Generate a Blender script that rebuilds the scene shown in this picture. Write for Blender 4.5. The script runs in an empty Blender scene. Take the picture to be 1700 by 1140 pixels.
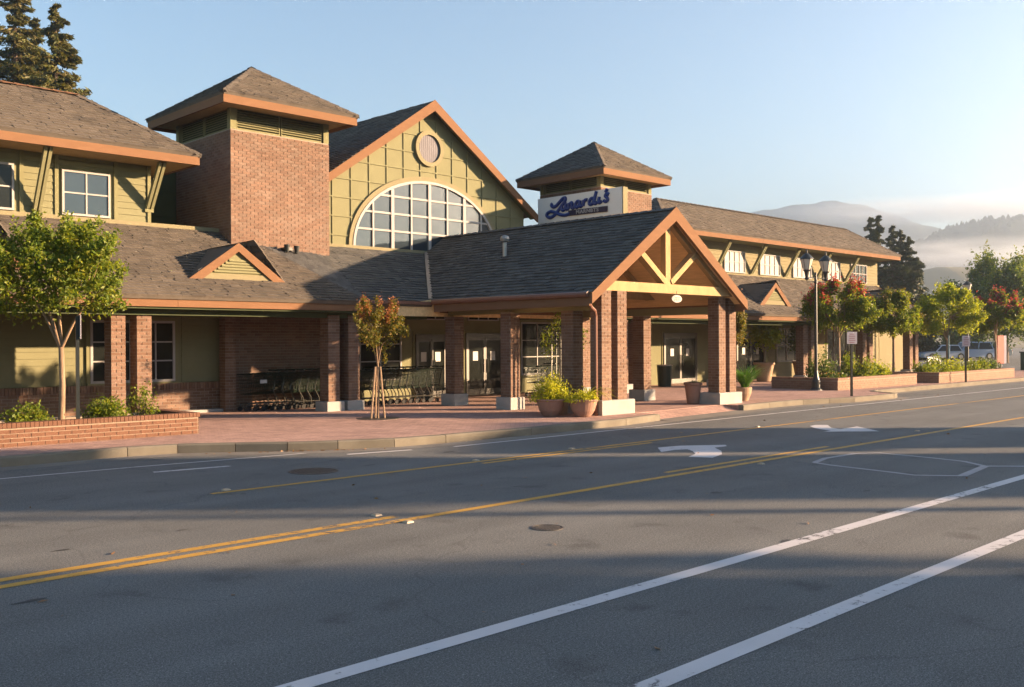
import bpy, math, random
import numpy as np
from mathutils import Vector, Matrix
random.seed(7)
S = bpy.context.scene
COL = S.collection
# ------------------------------------------------------------------ camera
YAW, PIT, ROL = math.radians(44.28), math.radians(-0.076), math.radians(-0.3)
CF = Vector((math.sin(YAW)*math.cos(PIT), math.cos(YAW)*math.cos(PIT), math.sin(PIT)))
CR = Vector((math.cos(YAW), -math.sin(YAW), 0)); CU = CR.cross(CF)
CR, CU = CR*math.cos(ROL)+CU*math.sin(ROL), CU*math.cos(ROL)-CR*math.sin(ROL)
cam = bpy.data.cameras.new('camera'); co = bpy.data.objects.new('camera', cam); COL.objects.link(co)
cam.sensor_width = 36; cam.lens = 1614/1700*36; cam.clip_end = 12000; cam.clip_start = .05
co.matrix_world = Matrix(((CR.x, CU.x, -CF.x, 0), (CR.y, CU.y, -CF.y, 0), (CR.z, CU.z, -CF.z, 1.9), (0, 0, 0, 1)))
S.camera = co
# ------------------------------------------------------------------ sky, sun, exposure
SUN = Vector((.735, -.678, .203)).normalized()
world = bpy.data.worlds.new('World'); S.world = world; world.use_nodes = True
wn = world.node_tree; bg = wn.nodes['Background']; sky = wn.nodes.new('ShaderNodeTexSky')
sky.sky_type = 'NISHITA'; sky.sun_disc = False; sky.sun_elevation = math.asin(SUN.z)
sky.sun_rotation = math.atan2(SUN.x, SUN.y)
sky.air_density = 1.0; sky.dust_density = .0; sky.ozone_density = 1.5; sky.altitude = 0
wn.links.new(sky.outputs[0], bg.inputs[0]); bg.inputs[1].default_value = .06
sl = bpy.data.lights.new('sun', 'SUN'); sl.energy = 5.0; sl.angle = math.radians(.75); sl.color = (1.0, .67, .40)
so = bpy.data.objects.new('sun', sl); COL.objects.link(so)
so.rotation_euler = SUN.to_track_quat('Z', 'Y').to_euler()
S.view_settings.view_transform = 'Standard'; S.view_settings.look = 'None'
S.view_settings.exposure = 2.28; S.view_settings.gamma = 1
S.render.engine = 'CYCLES'; S.cycles.use_denoising = True
S.cycles.max_bounces = 6; S.cycles.diffuse_bounces = 3; S.cycles.glossy_bounces = 3; S.cycles.transparent_max_bounces = 12
S.cycles.volume_bounces = 1; S.cycles.volume_step_rate = 4; S.cycles.sample_clamp_indirect = 6
# ------------------------------------------------------------------ helpers
def tag(o, label=None, cat=None, group=None, kind=None):
    for k, v in (('label', label), ('category', cat), ('group', group), ('kind', kind)):
        if v: o[k] = v
    return o
def empty(name, loc=(0, 0, 0), rz=0, label=None, cat=None, group=None, parent=None):
    o = bpy.data.objects.new(name, None); COL.objects.link(o); o.location = loc; o.rotation_euler = (0, 0, rz)
    o.empty_display_size = .2; o.parent = parent
    return tag(o, label, cat, group)
def link(name, me, parent=None, loc=None, kind=None):
    o = bpy.data.objects.new(name, me); COL.objects.link(o); o.parent = parent
    if loc is not None: o.location = loc
    if kind: o['kind'] = kind
    return o
def copy_tree(o, parent=None):
    c = o.copy(); COL.objects.link(c); c.parent = parent
    for ch in o.children: copy_tree(ch, c)
    return c
V = Vector
class MB:
    def __init__(s): s.v = []; s.f = []
    def add(s, vs, fs):
        b = len(s.v); s.v += [tuple(p) for p in vs]; s.f += [tuple(i+b for i in f) for f in fs]; return s
    def quad(s, a, b, c, d): return s.add((a, b, c, d), ((0, 1, 2, 3),))
    def box(s, a, b):
        x0, y0, z0 = a; x1, y1, z1 = b
        return s.add([(x0,y0,z0),(x1,y0,z0),(x1,y1,z0),(x0,y1,z0),(x0,y0,z1),(x1,y0,z1),(x1,y1,z1),(x0,y1,z1)],
                     [(3,2,1,0),(4,5,6,7),(0,1,5,4),(1,2,6,5),(2,3,7,6),(3,0,4,7)])
    def prism(s, poly, off):
        n = len(poly); off = V(off); p = [V(q) for q in poly]; q = [a+off for a in p]
        return s.add(p+q, [tuple(range(n))[::-1], tuple(range(n, 2*n))]+[(i, (i+1) % n, n+(i+1) % n, n+i) for i in range(n)])
    def beam(s, a, b, w, h, up=(0, 0, 1)):
        a, b = V(a), V(b); d = (b-a).normalized(); u = V(up)
        sd = d.cross(u)
        if sd.length < 1e-4: sd = d.cross(V((1, 0, 0)))
        sd.normalize(); u = sd.cross(d)
        c = [sd*(i*w/2)+u*(j*h/2) for i, j in ((-1,-1),(1,-1),(1,1),(-1,1))]
        return s.add([a+k for k in c]+[b+k for k in c], [(3,2,1,0),(4,5,6,7),(0,1,5,4),(1,2,6,5),(2,3,7,6),(3,0,4,7)])
    def tube(s, pts, rs, n=8, cap=True):
        pts = [V(p) for p in pts]; b = []; u0 = None
        if not hasattr(rs, '__len__'): rs = [rs]*len(pts)
        for i, p in enumerate(pts):
            d = (pts[min(i+1, len(pts)-1)]-pts[max(i-1, 0)]).normalized()
            if u0 is None: u0 = d.cross(V((0, 0, 1))) if abs(d.z) < .9 else d.cross(V((1, 0, 0)))
            u = (u0-d*u0.dot(d)).normalized(); u0 = u; w = d.cross(u)
            b += [p+(u*math.cos(t)+w*math.sin(t))*rs[i] for t in (2*math.pi*k/n for k in range(n))]
        m = len(pts)
        fs = [(i*n+k, i*n+(k+1) % n, (i+1)*n+(k+1) % n, (i+1)*n+k) for i in range(m-1) for k in range(n)]
        if cap: fs += [tuple(range(n))[::-1], tuple(range((m-1)*n, m*n))]
        return s.add(b, fs)
    def lathe(s, prof, n=20, c=(0, 0, 0), sq=None):
        b = []
        for r, z in prof:
            for k in range(n):
                t = 2*math.pi*k/n; b.append((c[0]+r*math.cos(t), c[1]+r*math.sin(t), c[2]+z))
        m = len(prof)
        fs = [(i*n+k, i*n+(k+1) % n, (i+1)*n+(k+1) % n, (i+1)*n+k) for i in range(m-1) for k in range(n)]
        fs += [tuple(range(n))[::-1], tuple(range((m-1)*n, m*n))]
        return s.add(b, fs)
    def mesh(s, name, mat=None, smooth=False):
        me = bpy.data.meshes.new(name); me.from_pydata(s.v, [], s.f)
        if mat: me.materials.append(mat)
        if smooth: me.polygons.foreach_set('use_smooth', [True]*len(me.polygons))
        me.update(); return me
    def build(s, name, mat=None, parent=None, kind=None, smooth=False, loc=None):
        return link(name, s.mesh(name, mat, smooth), parent, loc, kind)
def box(name, a, b, mat, parent=None, kind=None): return MB().box(a, b).build(name, mat, parent, kind)
# ------------------------------------------------------------------ materials
def pm(name, base, rough=.75, var=.15, scale=3., bump=0., bscale=60., spec=.35, island=0., pal=None, metal=0., ior=1.5, stretch=None, detail=6.):
    m = bpy.data.materials.new(name); m.use_nodes = True; nt = m.node_tree; N, L = nt.nodes.new, nt.links.new
    b = nt.nodes['Principled BSDF']; b.inputs['Roughness'].default_value = rough; b.inputs['Metallic'].default_value = metal
    b.inputs['Specular IOR Level'].default_value = spec; b.inputs['IOR'].default_value = ior
    geo = N('ShaderNodeNewGeometry'); pos = geo.outputs['Position']
    if stretch:
        mp = N('ShaderNodeMapping'); mp.inputs['Scale'].default_value = stretch; L(pos, mp.inputs['Vector']); pos = mp.outputs[0]
    nz = N('ShaderNodeTexNoise'); nz.inputs['Scale'].default_value = scale; nz.inputs['Detail'].default_value = detail; nz.inputs['Roughness'].default_value = .62
    L(pos, nz.inputs['Vector'])
    if pal:
        rp = N('ShaderNodeValToRGB'); rp.color_ramp.interpolation = 'LINEAR'
        e = rp.color_ramp.elements
        while len(e) < len(pal): e.new(.5)
        for i, c in enumerate(pal): e[i].position = i/(len(pal)-1); e[i].color = (*c, 1)
        L(geo.outputs['Random Per Island'], rp.inputs[0]); c0 = rp.outputs[0]
    else:
        rgb = N('ShaderNodeRGB'); rgb.outputs[0].default_value = (*base, 1); c0 = rgb.outputs[0]
    mr = N('ShaderNodeMapRange'); mr.inputs[1].default_value = .25; mr.inputs[2].default_value = .75
    mr.inputs[3].default_value = 1-var; mr.inputs[4].default_value = 1+var; L(nz.outputs[0], mr.inputs[0])
    val = mr.outputs[0]
    if island:
        m2 = N('ShaderNodeMapRange'); m2.inputs[3].default_value = 1-island; m2.inputs[4].default_value = 1+island
        L(geo.outputs['Random Per Island'], m2.inputs[0])
        mu = N('ShaderNodeMath'); mu.operation = 'MULTIPLY'; L(val, mu.inputs[0]); L(m2.outputs[0], mu.inputs[1]); val = mu.outputs[0]
    mx = N('ShaderNodeVectorMath'); mx.operation = 'SCALE'; L(c0, mx.inputs[0]); L(val, mx.inputs['Scale'])
    L(mx.outputs[0], b.inputs['Base Color'])
    if bump:
        n2 = N('ShaderNodeTexNoise'); n2.inputs['Scale'].default_value = bscale; n2.inputs['Detail'].default_value = 3; L(pos, n2.inputs['Vector'])
        bp = N('ShaderNodeBump'); bp.inputs['Strength'].default_value = bump; bp.inputs['Distance'].default_value = .02
        L(n2.outputs[0], bp.inputs['Height']); L(bp.outputs[0], b.inputs['Normal'])
    m['_b'] = 1
    return m
def leafmat(name, pal, trans=.35, rough=.55):
    m = bpy.data.materials.new(name); m.use_nodes = True; nt = m.node_tree; N, L = nt.nodes.new, nt.links.new
    b = nt.nodes['Principled BSDF']; b.inputs['Roughness'].default_value = rough; b.inputs['Specular IOR Level'].default_value = .3
    geo = N('ShaderNodeNewGeometry'); rp = N('ShaderNodeValToRGB'); e = rp.color_ramp.elements
    while len(e) < len(pal): e.new(.5)
    for i, c in enumerate(pal): e[i].position = i/(len(pal)-1); e[i].color = (*c, 1)
    L(geo.outputs['Random Per Island'], rp.inputs[0]); L(rp.outputs[0], b.inputs['Base Color'])
    t = N('ShaderNodeBsdfTranslucent'); sc = N('ShaderNodeVectorMath'); sc.operation = 'MULTIPLY'; sc.inputs[1].default_value = (1.5, 1.35, .7)
    L(rp.outputs[0], sc.inputs[0]); L(sc.outputs[0], t.inputs[0])
    mix = N('ShaderNodeMixShader'); mix.inputs[0].default_value = trans
    L(b.outputs[0], mix.inputs[1]); L(t.outputs[0], mix.inputs[2]); L(mix.outputs[0], nt.nodes['Material Output'].inputs[0])
    return m
M = {}
M['olive'] = pm('olive_siding', (.165, .163, .096), .9, .07, 2.2, .08, 90, .08)
M['olive_trim'] = pm('olive_trim', (.172, .168, .094), .9, .06, 3, spec=.08)
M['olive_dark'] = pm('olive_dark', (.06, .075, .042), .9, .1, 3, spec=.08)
M['cream'] = pm('cream_siding', (.19, .17, .105), .9, .06, 2, .06, 80, .08)
M['terra'] = pm('terracotta_paint', (.16, .088, .05), .85, .09, 2.5, .1, 40, .08, stretch=(1, 1, 4))
M['white'] = pm('white_paint', (.31, .30, .295), .8, .05, 4, spec=.1)
M['gutter'] = pm('gutter_brown', (.16, .075, .05), .4, .1, 3)
M['wood'] = pm('pale_timber', (.335, .235, .122), .85, .16, 2.2, .12, 30, .08, stretch=(3, 3, 1))
M['ceil'] = pm('ceiling_timber', (.62, .43, .22), .85, .2, 3, .12, 30, .08, island=.15, stretch=(5, .6, 5))
BP = [(.115, .066, .045), (.14, .084, .058), (.165, .10, .07), (.15, .096, .073), (.18, .118, .085), (.105, .064, .048)]
M['brick'] = pm('column_brick', None, .85, .2, 1.6, .25, 90, .2, pal=BP)
M['brick_t'] = pm('tower_brick', None, .9, .24, 1.4, .25, 90, .2, pal=[(.125, .076, .055), (.15, .093, .067), (.175, .109, .078), (.145, .097, .073), (.178, .122, .093)])
M['brick_p'] = pm('planter_brick', None, .8, .14, 4, .3, 110, .2, pal=[(.125, .062, .040), (.15, .080, .052), (.115, .056, .036), (.165, .096, .064)])
M['brick_r'] = pm('pink_brick', None, .8, .1, 3, .2, 90, .2, pal=[(.20, .118, .082), (.22, .135, .096), (.185, .108, .075)])
M['mortar_p'] = pm('pale_mortar', (.25, .20, .155), .9, .12, 12, .2, 150, .1)
M['mortar'] = pm('mortar', (.24, .20, .165), .9, .15, 12, .2, 150, .1)
M['conc'] = pm('concrete_base', (.29, .287, .28), .9, .14, 2.5, .15, 80, .08)
M['kerb'] = pm('kerb_concrete', (.15, .137, .112), .9, .25, 1.6, .2, 70, .08)
M['deck'] = pm('roof_underlay', (.10, .085, .07), .9, .2, 4)
SH = [(.088, .077, .066), (.103, .090, .076), (.12, .104, .088), (.096, .084, .072), (.08, .072, .064)]
M['shingle'] = pm('brown_shingle', None, .95, .2, 2.0, .5, 140, .1, pal=SH)
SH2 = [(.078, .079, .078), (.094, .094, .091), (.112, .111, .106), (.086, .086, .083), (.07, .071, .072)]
M['shingle_shade_grey'] = pm('shade_grey_shingle', None, .95, .2, 2.0, .5, 140, .1, pal=SH2)  # grey shade tone in the colour for unlit slopes; side_roof is grey itself
M['metal_g'] = pm('galvanised', (.30, .295, .28), .45, .15, 5, metal=.7)
M['glass'] = pm('reflective_glass', (.022, .032, .042), .04, .25, .7, spec=.5, ior=1.65)
M['darkglass'] = pm('dark_glass', (.012, .014, .013), .06, .3, 1.5, spec=.4, ior=1.32)
M['curtain'] = pm('curtained_glass', (.22, .212, .21), .5, .12, 6, spec=.2, stretch=(6, 6, .3))
M['frost'] = pm('slatted_glass', (.115, .112, .13), .6, .1, 3, spec=.15)
M['dark'] = pm('black_metal', (.012, .016, .016), .4, .2, 5, spec=.5)
M['alu'] = pm('bronze_frame', (.05, .045, .035), .4, .2, 5, spec=.5)
M['sign'] = pm('sign_board', (.70, .665, .61), .5, .03, 1)
M['blue'] = pm('sign_blue', (.004, .022, .15), .35, .1, 5)
M['navy'] = pm('sign_navy', (.010, .008, .035), .4, .1, 5)
M['lampglass'] = pm('lamp_glass', (.45, .42, .36), .4, .06, 6, spec=.5)
M['bark'] = pm('bark', (.21, .145, .095), .85, .3, 9, .4, 40, stretch=(1, 1, .2))
M['bark_d'] = pm('dark_bark', (.09, .065, .045), .9, .3, 9, .4, 30)
M['stake'] = pm('stake_wood', (.25, .175, .115), .8, .2, 12, .2, 40)
M['soil'] = pm('planting_soil', (.055, .035, .022), .95, .3, 8, .6, 30)
M['terracotta'] = pm('terracotta_pot', (.25, .145, .108), .85, .12, 5, .1, 40)
M['stonepot'] = pm('stone_pot', (.30, .20, .13), .8, .15, 6, .1, 40)
M['cart'] = pm('cart_green_wire', (.010, .022, .014), .4, .2, 8, metal=.3, spec=.6)
M['chrome'] = pm('cart_metal', (.09, .09, .08), .4, .2, 8, metal=.8)
M['rubber'] = pm('rubber', (.015, .015, .015), .8, .2, 8)
M['paper'] = pm('paper_notice', (.42, .42, .42), .7, .05, 5)
M['orange'] = pm('marker_orange', (.62, .24, .05), .35, .1, 8)
M['iron'] = pm('cast_iron', (.075, .068, .062), .5, .25, 20, .5, 60, metal=.5)
LG = leafmat('leaf_green', [(.06, .11, .011), (.105, .16, .016), (.165, .205, .022), (.08, .13, .013), (.235, .235, .03)], .48)
LDK = leafmat('leaf_dark', [(.035, .065, .012), (.055, .095, .016), (.08, .13, .02), (.045, .08, .014)], .35)
LY = leafmat('leaf_yellow_green', [(.17, .23, .016), (.24, .28, .022), (.13, .20, .014), (.30, .30, .028)], .5)
LO = leafmat('leaf_amber', [(.055, .08, .012), (.09, .105, .014), (.13, .125, .018), (.18, .12, .022), (.075, .09, .013)], .4)
LR = leafmat('flower_red', [(.30, .035, .045), (.36, .06, .07), (.26, .03, .035), (.33, .075, .065)], .35)
LYB = leafmat('leaf_lemon', [(.32, .36, .02), (.40, .42, .03), (.25, .30, .02), (.46, .46, .04)], .5)
LRB = leafmat('leaf_russet', [(.24, .09, .04), (.28, .115, .055), (.20, .085, .035)], .35)
NDL = leafmat('needle_green', [(.045, .06, .014), (.068, .078, .018), (.09, .09, .022), (.10, .08, .026), (.055, .065, .016)], .25)
NDD = leafmat('needle_dark', [(.028, .042, .016), (.04, .055, .02), (.05, .06, .02)], .15)
FERN = leafmat('fern_green', [(.05, .14, .02), (.08, .19, .03), (.06, .16, .02)], .4)
ARROWS = ([[(13.99,10.63),(13.46,10.15),(13.9,10.19),(14.13,10.09),(14.5,10.53)], [(14.13,10.09),(14.67,9.89),(15.01,9.86),(15.2,10.0),(14.5,10.53)], [(14.13,10.09),(13.94,9.84),(14.3,9.5),(14.67,9.89)], [(13.94,9.84),(13.63,9.57),(13.88,9.21),(14.3,9.5)], [(13.63,9.57),(13.2,9.41),(13.37,9.05),(13.88,9.21)]],
          [[(20.15,10.9),(19.8,10.85),(19.7,10.28),(20.33,10.7)], [(19.8,10.85),(19.45,10.55),(19.24,10.3),(19.7,10.28)], [(19.24,10.3),(19.1,9.983),(19.55,9.999),(19.7,10.28)], [(18.76,9.97),(19.63,9.17),(20.39,10.03)]])
# ------------------------------------------------------------------ ground, road, pavement
def asphalt(name, base):
    m = pm(name, base, .8, .16, .45, .55, 220, .35); nt = m.node_tree; N, L = nt.nodes.new, nt.links.new
    b = nt.nodes['Principled BSDF']; src = b.inputs['Base Color'].links[0].from_socket
    geo = N('ShaderNodeNewGeometry')
    def chain(scale, lo, hi, a, c, det=3., vec=None):
        nonlocal src
        n = N('ShaderNodeTexNoise'); n.inputs['Scale'].default_value = scale; n.inputs['Detail'].default_value = det
        L(vec or geo.outputs['Position'], n.inputs['Vector'])
        r = N('ShaderNodeMapRange'); r.inputs[1].default_value = lo; r.inputs[2].default_value = hi; r.inputs[3].default_value = a; r.inputs[4].default_value = c
        L(n.outputs[0], r.inputs[0]); s = N('ShaderNodeVectorMath'); s.operation = 'SCALE'; L(src, s.inputs[0]); L(r.outputs[0], s.inputs['Scale']); src = s.outputs[0]
    chain(110, .3, .7, .35, 1.8, 2.)          # aggregate
    chain(42, .3, .7, .74, 1.3, 3.); chain(75, .62, .74, 1., 1.9, 1.)
    chain(1.7, .60, .74, 1., .62, 5.)           # oil spots
    mp = N('ShaderNodeMapping'); mp.inputs['Scale'].default_value = (.06, .9, 1); L(geo.outputs['Position'], mp.inputs['Vector'])
    chain(1.3, .35, .65, .86, 1.12, 4., mp.outputs[0])   # wheel tracks along the street
    vo = N('ShaderNodeTexVoronoi'); vo.feature = 'DISTANCE_TO_EDGE'; vo.inputs['Scale'].default_value = .22
    wv = N('ShaderNodeTexNoise'); wv.inputs['Scale'].default_value = 1.1; L(geo.outputs['Position'], wv.inputs['Vector'])
    ad = N('ShaderNodeVectorMath'); ad.operation = 'MULTIPLY_ADD'; ad.inputs[1].default_value = (.9, .9, 0); L(wv.outputs['Color'], ad.inputs[0]); L(geo.outputs['Position'], ad.inputs[2])
    L(ad.outputs[0], vo.inputs['Vector'])
    r = N('ShaderNodeMapRange'); r.inputs[1].default_value = 0; r.inputs[2].default_value = .0035; r.inputs[3].default_value = .78; r.inputs[4].default_value = 1; L(vo.outputs['Distance'], r.inputs[0])
    s = N('ShaderNodeVectorMath'); s.operation = 'SCALE'; L(src, s.inputs[0]); L(r.outputs[0], s.inputs['Scale']); src = s.outputs[0]
    L(src, b.inputs['Base Color'])
    return m
M['asphalt'] = asphalt('asphalt', (.097, .102, .102))
def paint(name, col, wear=.5, under=(.075, .073, .072)):
    m = pm(name, col, .6, .08, 2, .3, 160, .3); nt = m.node_tree; N, L = nt.nodes.new, nt.links.new
    b = nt.nodes['Principled BSDF']; src = b.inputs['Base Color'].links[0].from_socket; geo = N('ShaderNodeNewGeometry')
    n = N('ShaderNodeTexNoise'); n.inputs['Scale'].default_value = 9; n.inputs['Detail'].default_value = 9; n.inputs['Roughness'].default_value = .75
    L(geo.outputs['Position'], n.inputs['Vector'])
    n2 = N('ShaderNodeTexNoise'); n2.inputs['Scale'].default_value = .55; n2.inputs['Detail'].default_value = 2; L(geo.outputs['Position'], n2.inputs['Vector'])
    a = N('ShaderNodeMath'); a.operation = 'MULTIPLY_ADD'; a.inputs[1].default_value = .55; L(n2.outputs[0], a.inputs[0]); L(n.outputs[0], a.inputs[2])
    r = N('ShaderNodeMapRange'); r.inputs[1].default_value = .80+.14*(1-wear); r.inputs[2].default_value = .88+.14*(1-wear); L(a.outputs[0], r.inputs[0])
    mx = N('ShaderNodeMix'); mx.data_type = 'RGBA'; L(r.outputs[0], mx.inputs[0]); L(src, mx.inputs[6]); mx.inputs[7].default_value = (*under, 1)
    L(mx.outputs[2], b.inputs['Base Color']); return m
M['wpaint'] = paint('white_road_paint', (.50, .49, .50), .58)
M['ypaint'] = paint('yellow_road_paint', (.45, .255, .042), .6)
def pavers():
    m = pm('brick_pavers', (.345, .235, .20), .92, .16, .8, .12, 90, .08); nt = m.node_tree; N, L = nt.nodes.new, nt.links.new
    b = nt.nodes['Principled BSDF']; src = b.inputs['Base Color'].links[0].from_socket; geo = N('ShaderNodeNewGeometry')
    mp = N('ShaderNodeMapping'); mp.inputs['Rotation'].default_value = (0, 0, math.radians(45)); L(geo.outputs['Position'], mp.inputs['Vector'])
    t = N('ShaderNodeTexBrick'); t.inputs['Scale'].default_value = 1; t.inputs['Brick Width'].default_value = .2; t.inputs['Row Height'].default_value = .1
    t.inputs['Mortar Size'].default_value = .006; t.inputs['Color1'].default_value = (1.2, 1.16, 1.14, 1); t.inputs['Color2'].default_value = (.78, .76, .78, 1); t.inputs['Mortar'].default_value = (.62, .66, .7, 1)
    L(mp.outputs[0], t.inputs['Vector']); mu = N('ShaderNodeVectorMath'); mu.operation = 'MULTIPLY'; L(src, mu.inputs[0]); L(t.outputs[0], mu.inputs[1])
    L(mu.outputs[0], b.inputs['Base Color']); return m
M['paver'] = pavers()
M['ground'] = pm('dry_ground', (.10, .09, .055), .95, .35, .05, .2, 3)
tag(box('ground', (-900, -900, -.6), (2600, 2600, -.03), M['ground'], kind='structure'))
road = box('road', (-120, -.6, -.3), (420, 17.2, 0), M['asphalt'], kind='structure')
box('parking_lot', (51.3, 17.2, -.3), (230, 110, -.004), M['asphalt'], kind='structure')
K1 = [(-40,16.3),(1.8,16.3),(4.8,16.3),(6.8,16.28),(7.6,16.1),(8.4,15.55),(9.1,15.0),(9.85,14.55),(10.8,14.15),(11.9,14.0),(14.1,13.9),(17.2,13.95),(18.8,14.2)]
K2 = [(22.9,14.5),(24.4,14.6),(26.2,14.55),(27.3,14.3),(28.3,14.0),(31.0,13.95),(31.5,14.1),(31.75,14.6),(32.2,15.2),(33,15.45),(36,15.5),(40.7,15.5),(44,15.5),(60,15.5),(90,15.5),(160,15.5)]
def off(poly, d):
    out = []
    for i, p in enumerate(poly):
        a = V(poly[max(i-1, 0)]); b = V(poly[min(i+1, len(poly)-1)]); t = (b-a).normalized(); out.append((p[0]-t.y*d, p[1]+t.x*d))
    return out
K1i, K2i = off(K1, .16), off(K2, .16)
RI = [(18.8,14.95),(22.9,15.2)]
walk = MB()
poly = K1i+RI+K2i+[(160,19.5),(51.3,19.5),(51.3,30),(-40,30)]
walk.prism([(x, y, -.2) for x, y in poly], (0, 0, .35))
sidewalk = walk.build('sidewalk', M['paver'], kind='structure')
MB().add([(K1i[-1][0],K1i[-1][1],.018),(K2i[0][0],K2i[0][1],.018),(RI[1][0],RI[1][1]+.02,.146),(RI[0][0],RI[0][1]+.02,.146)], [(0,1,2,3)]).build('kerb_ramp', M['paver'], sidewalk)
def kerb(K, Ki, heights=None):
    for i in range(len(K)-1):
        a, b = V(K[i]), V(K[i+1]); ai, bi = V(Ki[i]), V(Ki[i+1]); n = max(1, round((b-a).length/2.4))
        if (b-a).length > 14: n = 1
        for k in range(n):
            t0, t1 = k/n, (k+1)/n; g = .006/max((b-a).length, .1)
            p = [a.lerp(b, t0+g), a.lerp(b, t1-g), ai.lerp(bi, t1-g), ai.lerp(bi, t0+g)]
            q = [p[0].lerp(p[3], .15), p[1].lerp(p[2], .15)]
            h = .162+random.uniform(-.003, .003)
            MB().add([(*p[0], -.05), (*p[1], -.05), (*p[2], -.05), (*p[3], -.05), (*p[0], h-.025), (*p[1], h-.025), (*q[1], h), (*p[2], h), (*p[3], h), (*q[0], h)],
                     [(0,1,5,4),(4,5,6,9),(9,6,7,8),(0,4,9,8,3),(1,2,7,6,5)]).build('kerb_stone', M['kerb'], sidewalk)
kerb(K1, K1i); kerb(K2, K2i)
gut = MB(); go = off(K1, -.42); go2 = off(K2, -.42)
for K, G in ((K1, go), (K2, go2)):
    for i in range(len(K)-1): gut.quad((*G[i], .004), (*G[i+1], .004), (*K[i+1], .006), (*K[i], .006))
gut.quad((*go[-1], .004), (*go2[0], .004), (*K2[0], .018), (*K1[-1], .018)); gut.quad((*K1[-1], .018), (*K2[0], .018), (*K2i[0], .019), (*K1i[-1], .019))
gut.build('gutter_strip', pm('gutter_concrete', (.17, .16, .145), .85, .25, 1.2, .2, 80, .2), road)
def strip(name, pts, w, mat, z=.004):
    pts = [V(p) for p in pts]; m = MB(); L_, R_ = [], []
    for i, p in enumerate(pts):
        t = (pts[min(i+1, len(pts)-1)]-pts[max(i-1, 0)]).normalized(); n = V((-t.y, t.x))*w/2
        L_.append((*(p+n), z)); R_.append((*(p-n), z))
    for i in range(len(pts)-1): m.quad(R_[i], R_[i+1], L_[i+1], L_[i])
    return m.build(name, mat, road)
W_, Y_ = M['wpaint'], M['ypaint']
def smooth2(P):
    out = []; r = random.Random(int(P[0][0]*10))
    for a, b in zip(P, P[1:]):
        for k in range(8): t = k/8; out.append((a[0]+(b[0]-a[0])*t+r.uniform(-.03, .03), a[1]+(b[1]-a[1])*t+r.uniform(-.03, .03)))
    return out+[P[-1]]
strip('lane_line', [(-40, 4.69), (160, 4.69)], .15, W_); strip('lane_line', [(-40, 3.31), (160, 3.31)], .15, W_)
strip('centre_line', [(-40, 8.25), (160, 8.30)], .12, Y_)
strip('centre_line', [(-40, 8.49), (6.5, 8.50)], .12, Y_); strip('centre_line', [(11.4, 8.52), (16.2, 8.53)], .10, Y_)
strip('turn_lane_line', [(5.85, 11.46), (160, 11.5)], .10, Y_); strip('turn_lane_line', [(10.3, 11.24), (14.6, 11.24)], .10, Y_)
strip('edge_line', [(-30, 15.1), (4.4, 14.93), (6.4, 14.81), (9.8, 14.42)], .06, W_); strip('edge_line', [(11.6, 13.42), (60, 13.36)], .09, W_)
strip('parking_mark', [(6.24, 14.02), (7.4, 13.85)], .11, W_); strip('parking_mark', [(9.55, 13.83), (10.75, 13.58)], .11, W_)
for F_ in ARROWS:
    m = MB()
    for P_ in F_: m.add([(x, y, .004) for x, y in P_], [tuple(range(len(P_)))])
    m.build('turn_arrow', W_, road)
M['sealer'] = pm('loop_sealer', (.27, .27, .285), .7, .15, 4)
strip('loop_sealer_line', [(13.92,7.55),(14.55,7.70),(15.49,7.66),(15.85,7.41),(15.76,6.51),(15.64,5.95),(15.26,5.49)], .10, M['sealer'])
strip('loop_sealer_line', [(13.92,7.55),(13.80,7.22),(13.65,6.2),(13.57,5.83),(13.96,5.33)], .10, M['sealer'], .0045)
strip('loop_sealer_line', [(13.96,5.33),(15.26,5.49),(15.9,4.77)], .13, M['sealer'], .005)
M['tar'] = pm('tar_patch', (.040, .041, .042), .7, .3, 6, .3, 90, .3)
rt_ = random.Random(21); m = MB()
for i in range(46):
    x, y, a = rt_.uniform(-2, 30), rt_.uniform(1.2, 13), rt_.uniform(.04, .13); n = 9; e = rt_.uniform(.25, .6)
    m.add([(x+a*rt_.uniform(.6, 1.25)*math.cos(k*6.283/n), y+a*e*rt_.uniform(.5, 1.3)*math.sin(k*6.283/n), .0025) for k in range(n)], [tuple(range(n))])
m.build('tar_spots', M['tar'], road, 'stuff')
def manhole(x, y, r, label):
    t = empty('manhole_cover', (x, y, 0), .4, label, 'manhole cover')
    MB().lathe([(r*1.12, -.02), (r*1.12, .006), (r*1.0, .007), (r*.99, -.004)], 32).build('frame', M['iron'], t)
    m = MB().lathe([(r*.97, -.02), (r*.97, .004)], 32)
    for i in range(-4, 5):
        for j in range(-4, 5):
            a, b = i*r*.2, j*r*.2
            if math.hypot(a, b) < r*.85: m.box((a-r*.06, b-r*.06, .004), (a+r*.06, b+r*.06, .008))
    m.build('lid', M['iron'], t)
manhole(7.96, 12.4, .33, 'large dark manhole cover beside the far lane dashes')
manhole(7.19, 6.87, .15, 'small round utility cover in the near lane')
mk = MB().lathe([(.055, 0), (.05, .012), (.03, .02)], 4); mk0 = mk.mesh('marker_body', pm('marker_white', (.34, .28, .2), .5, .1, 9))
rf = MB().add([(-.034, -.036, .004), (-.034, .036, .004), (-.026, .026, .019), (-.026, -.026, .019)], [(0, 1, 2, 3)]).add([(.036, -.03, .004), (.036, .03, .004), (.028, .026, .018), (.028, -.026, .018)], [(0, 3, 2, 1)]).mesh('reflector', M['orange'])
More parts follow.
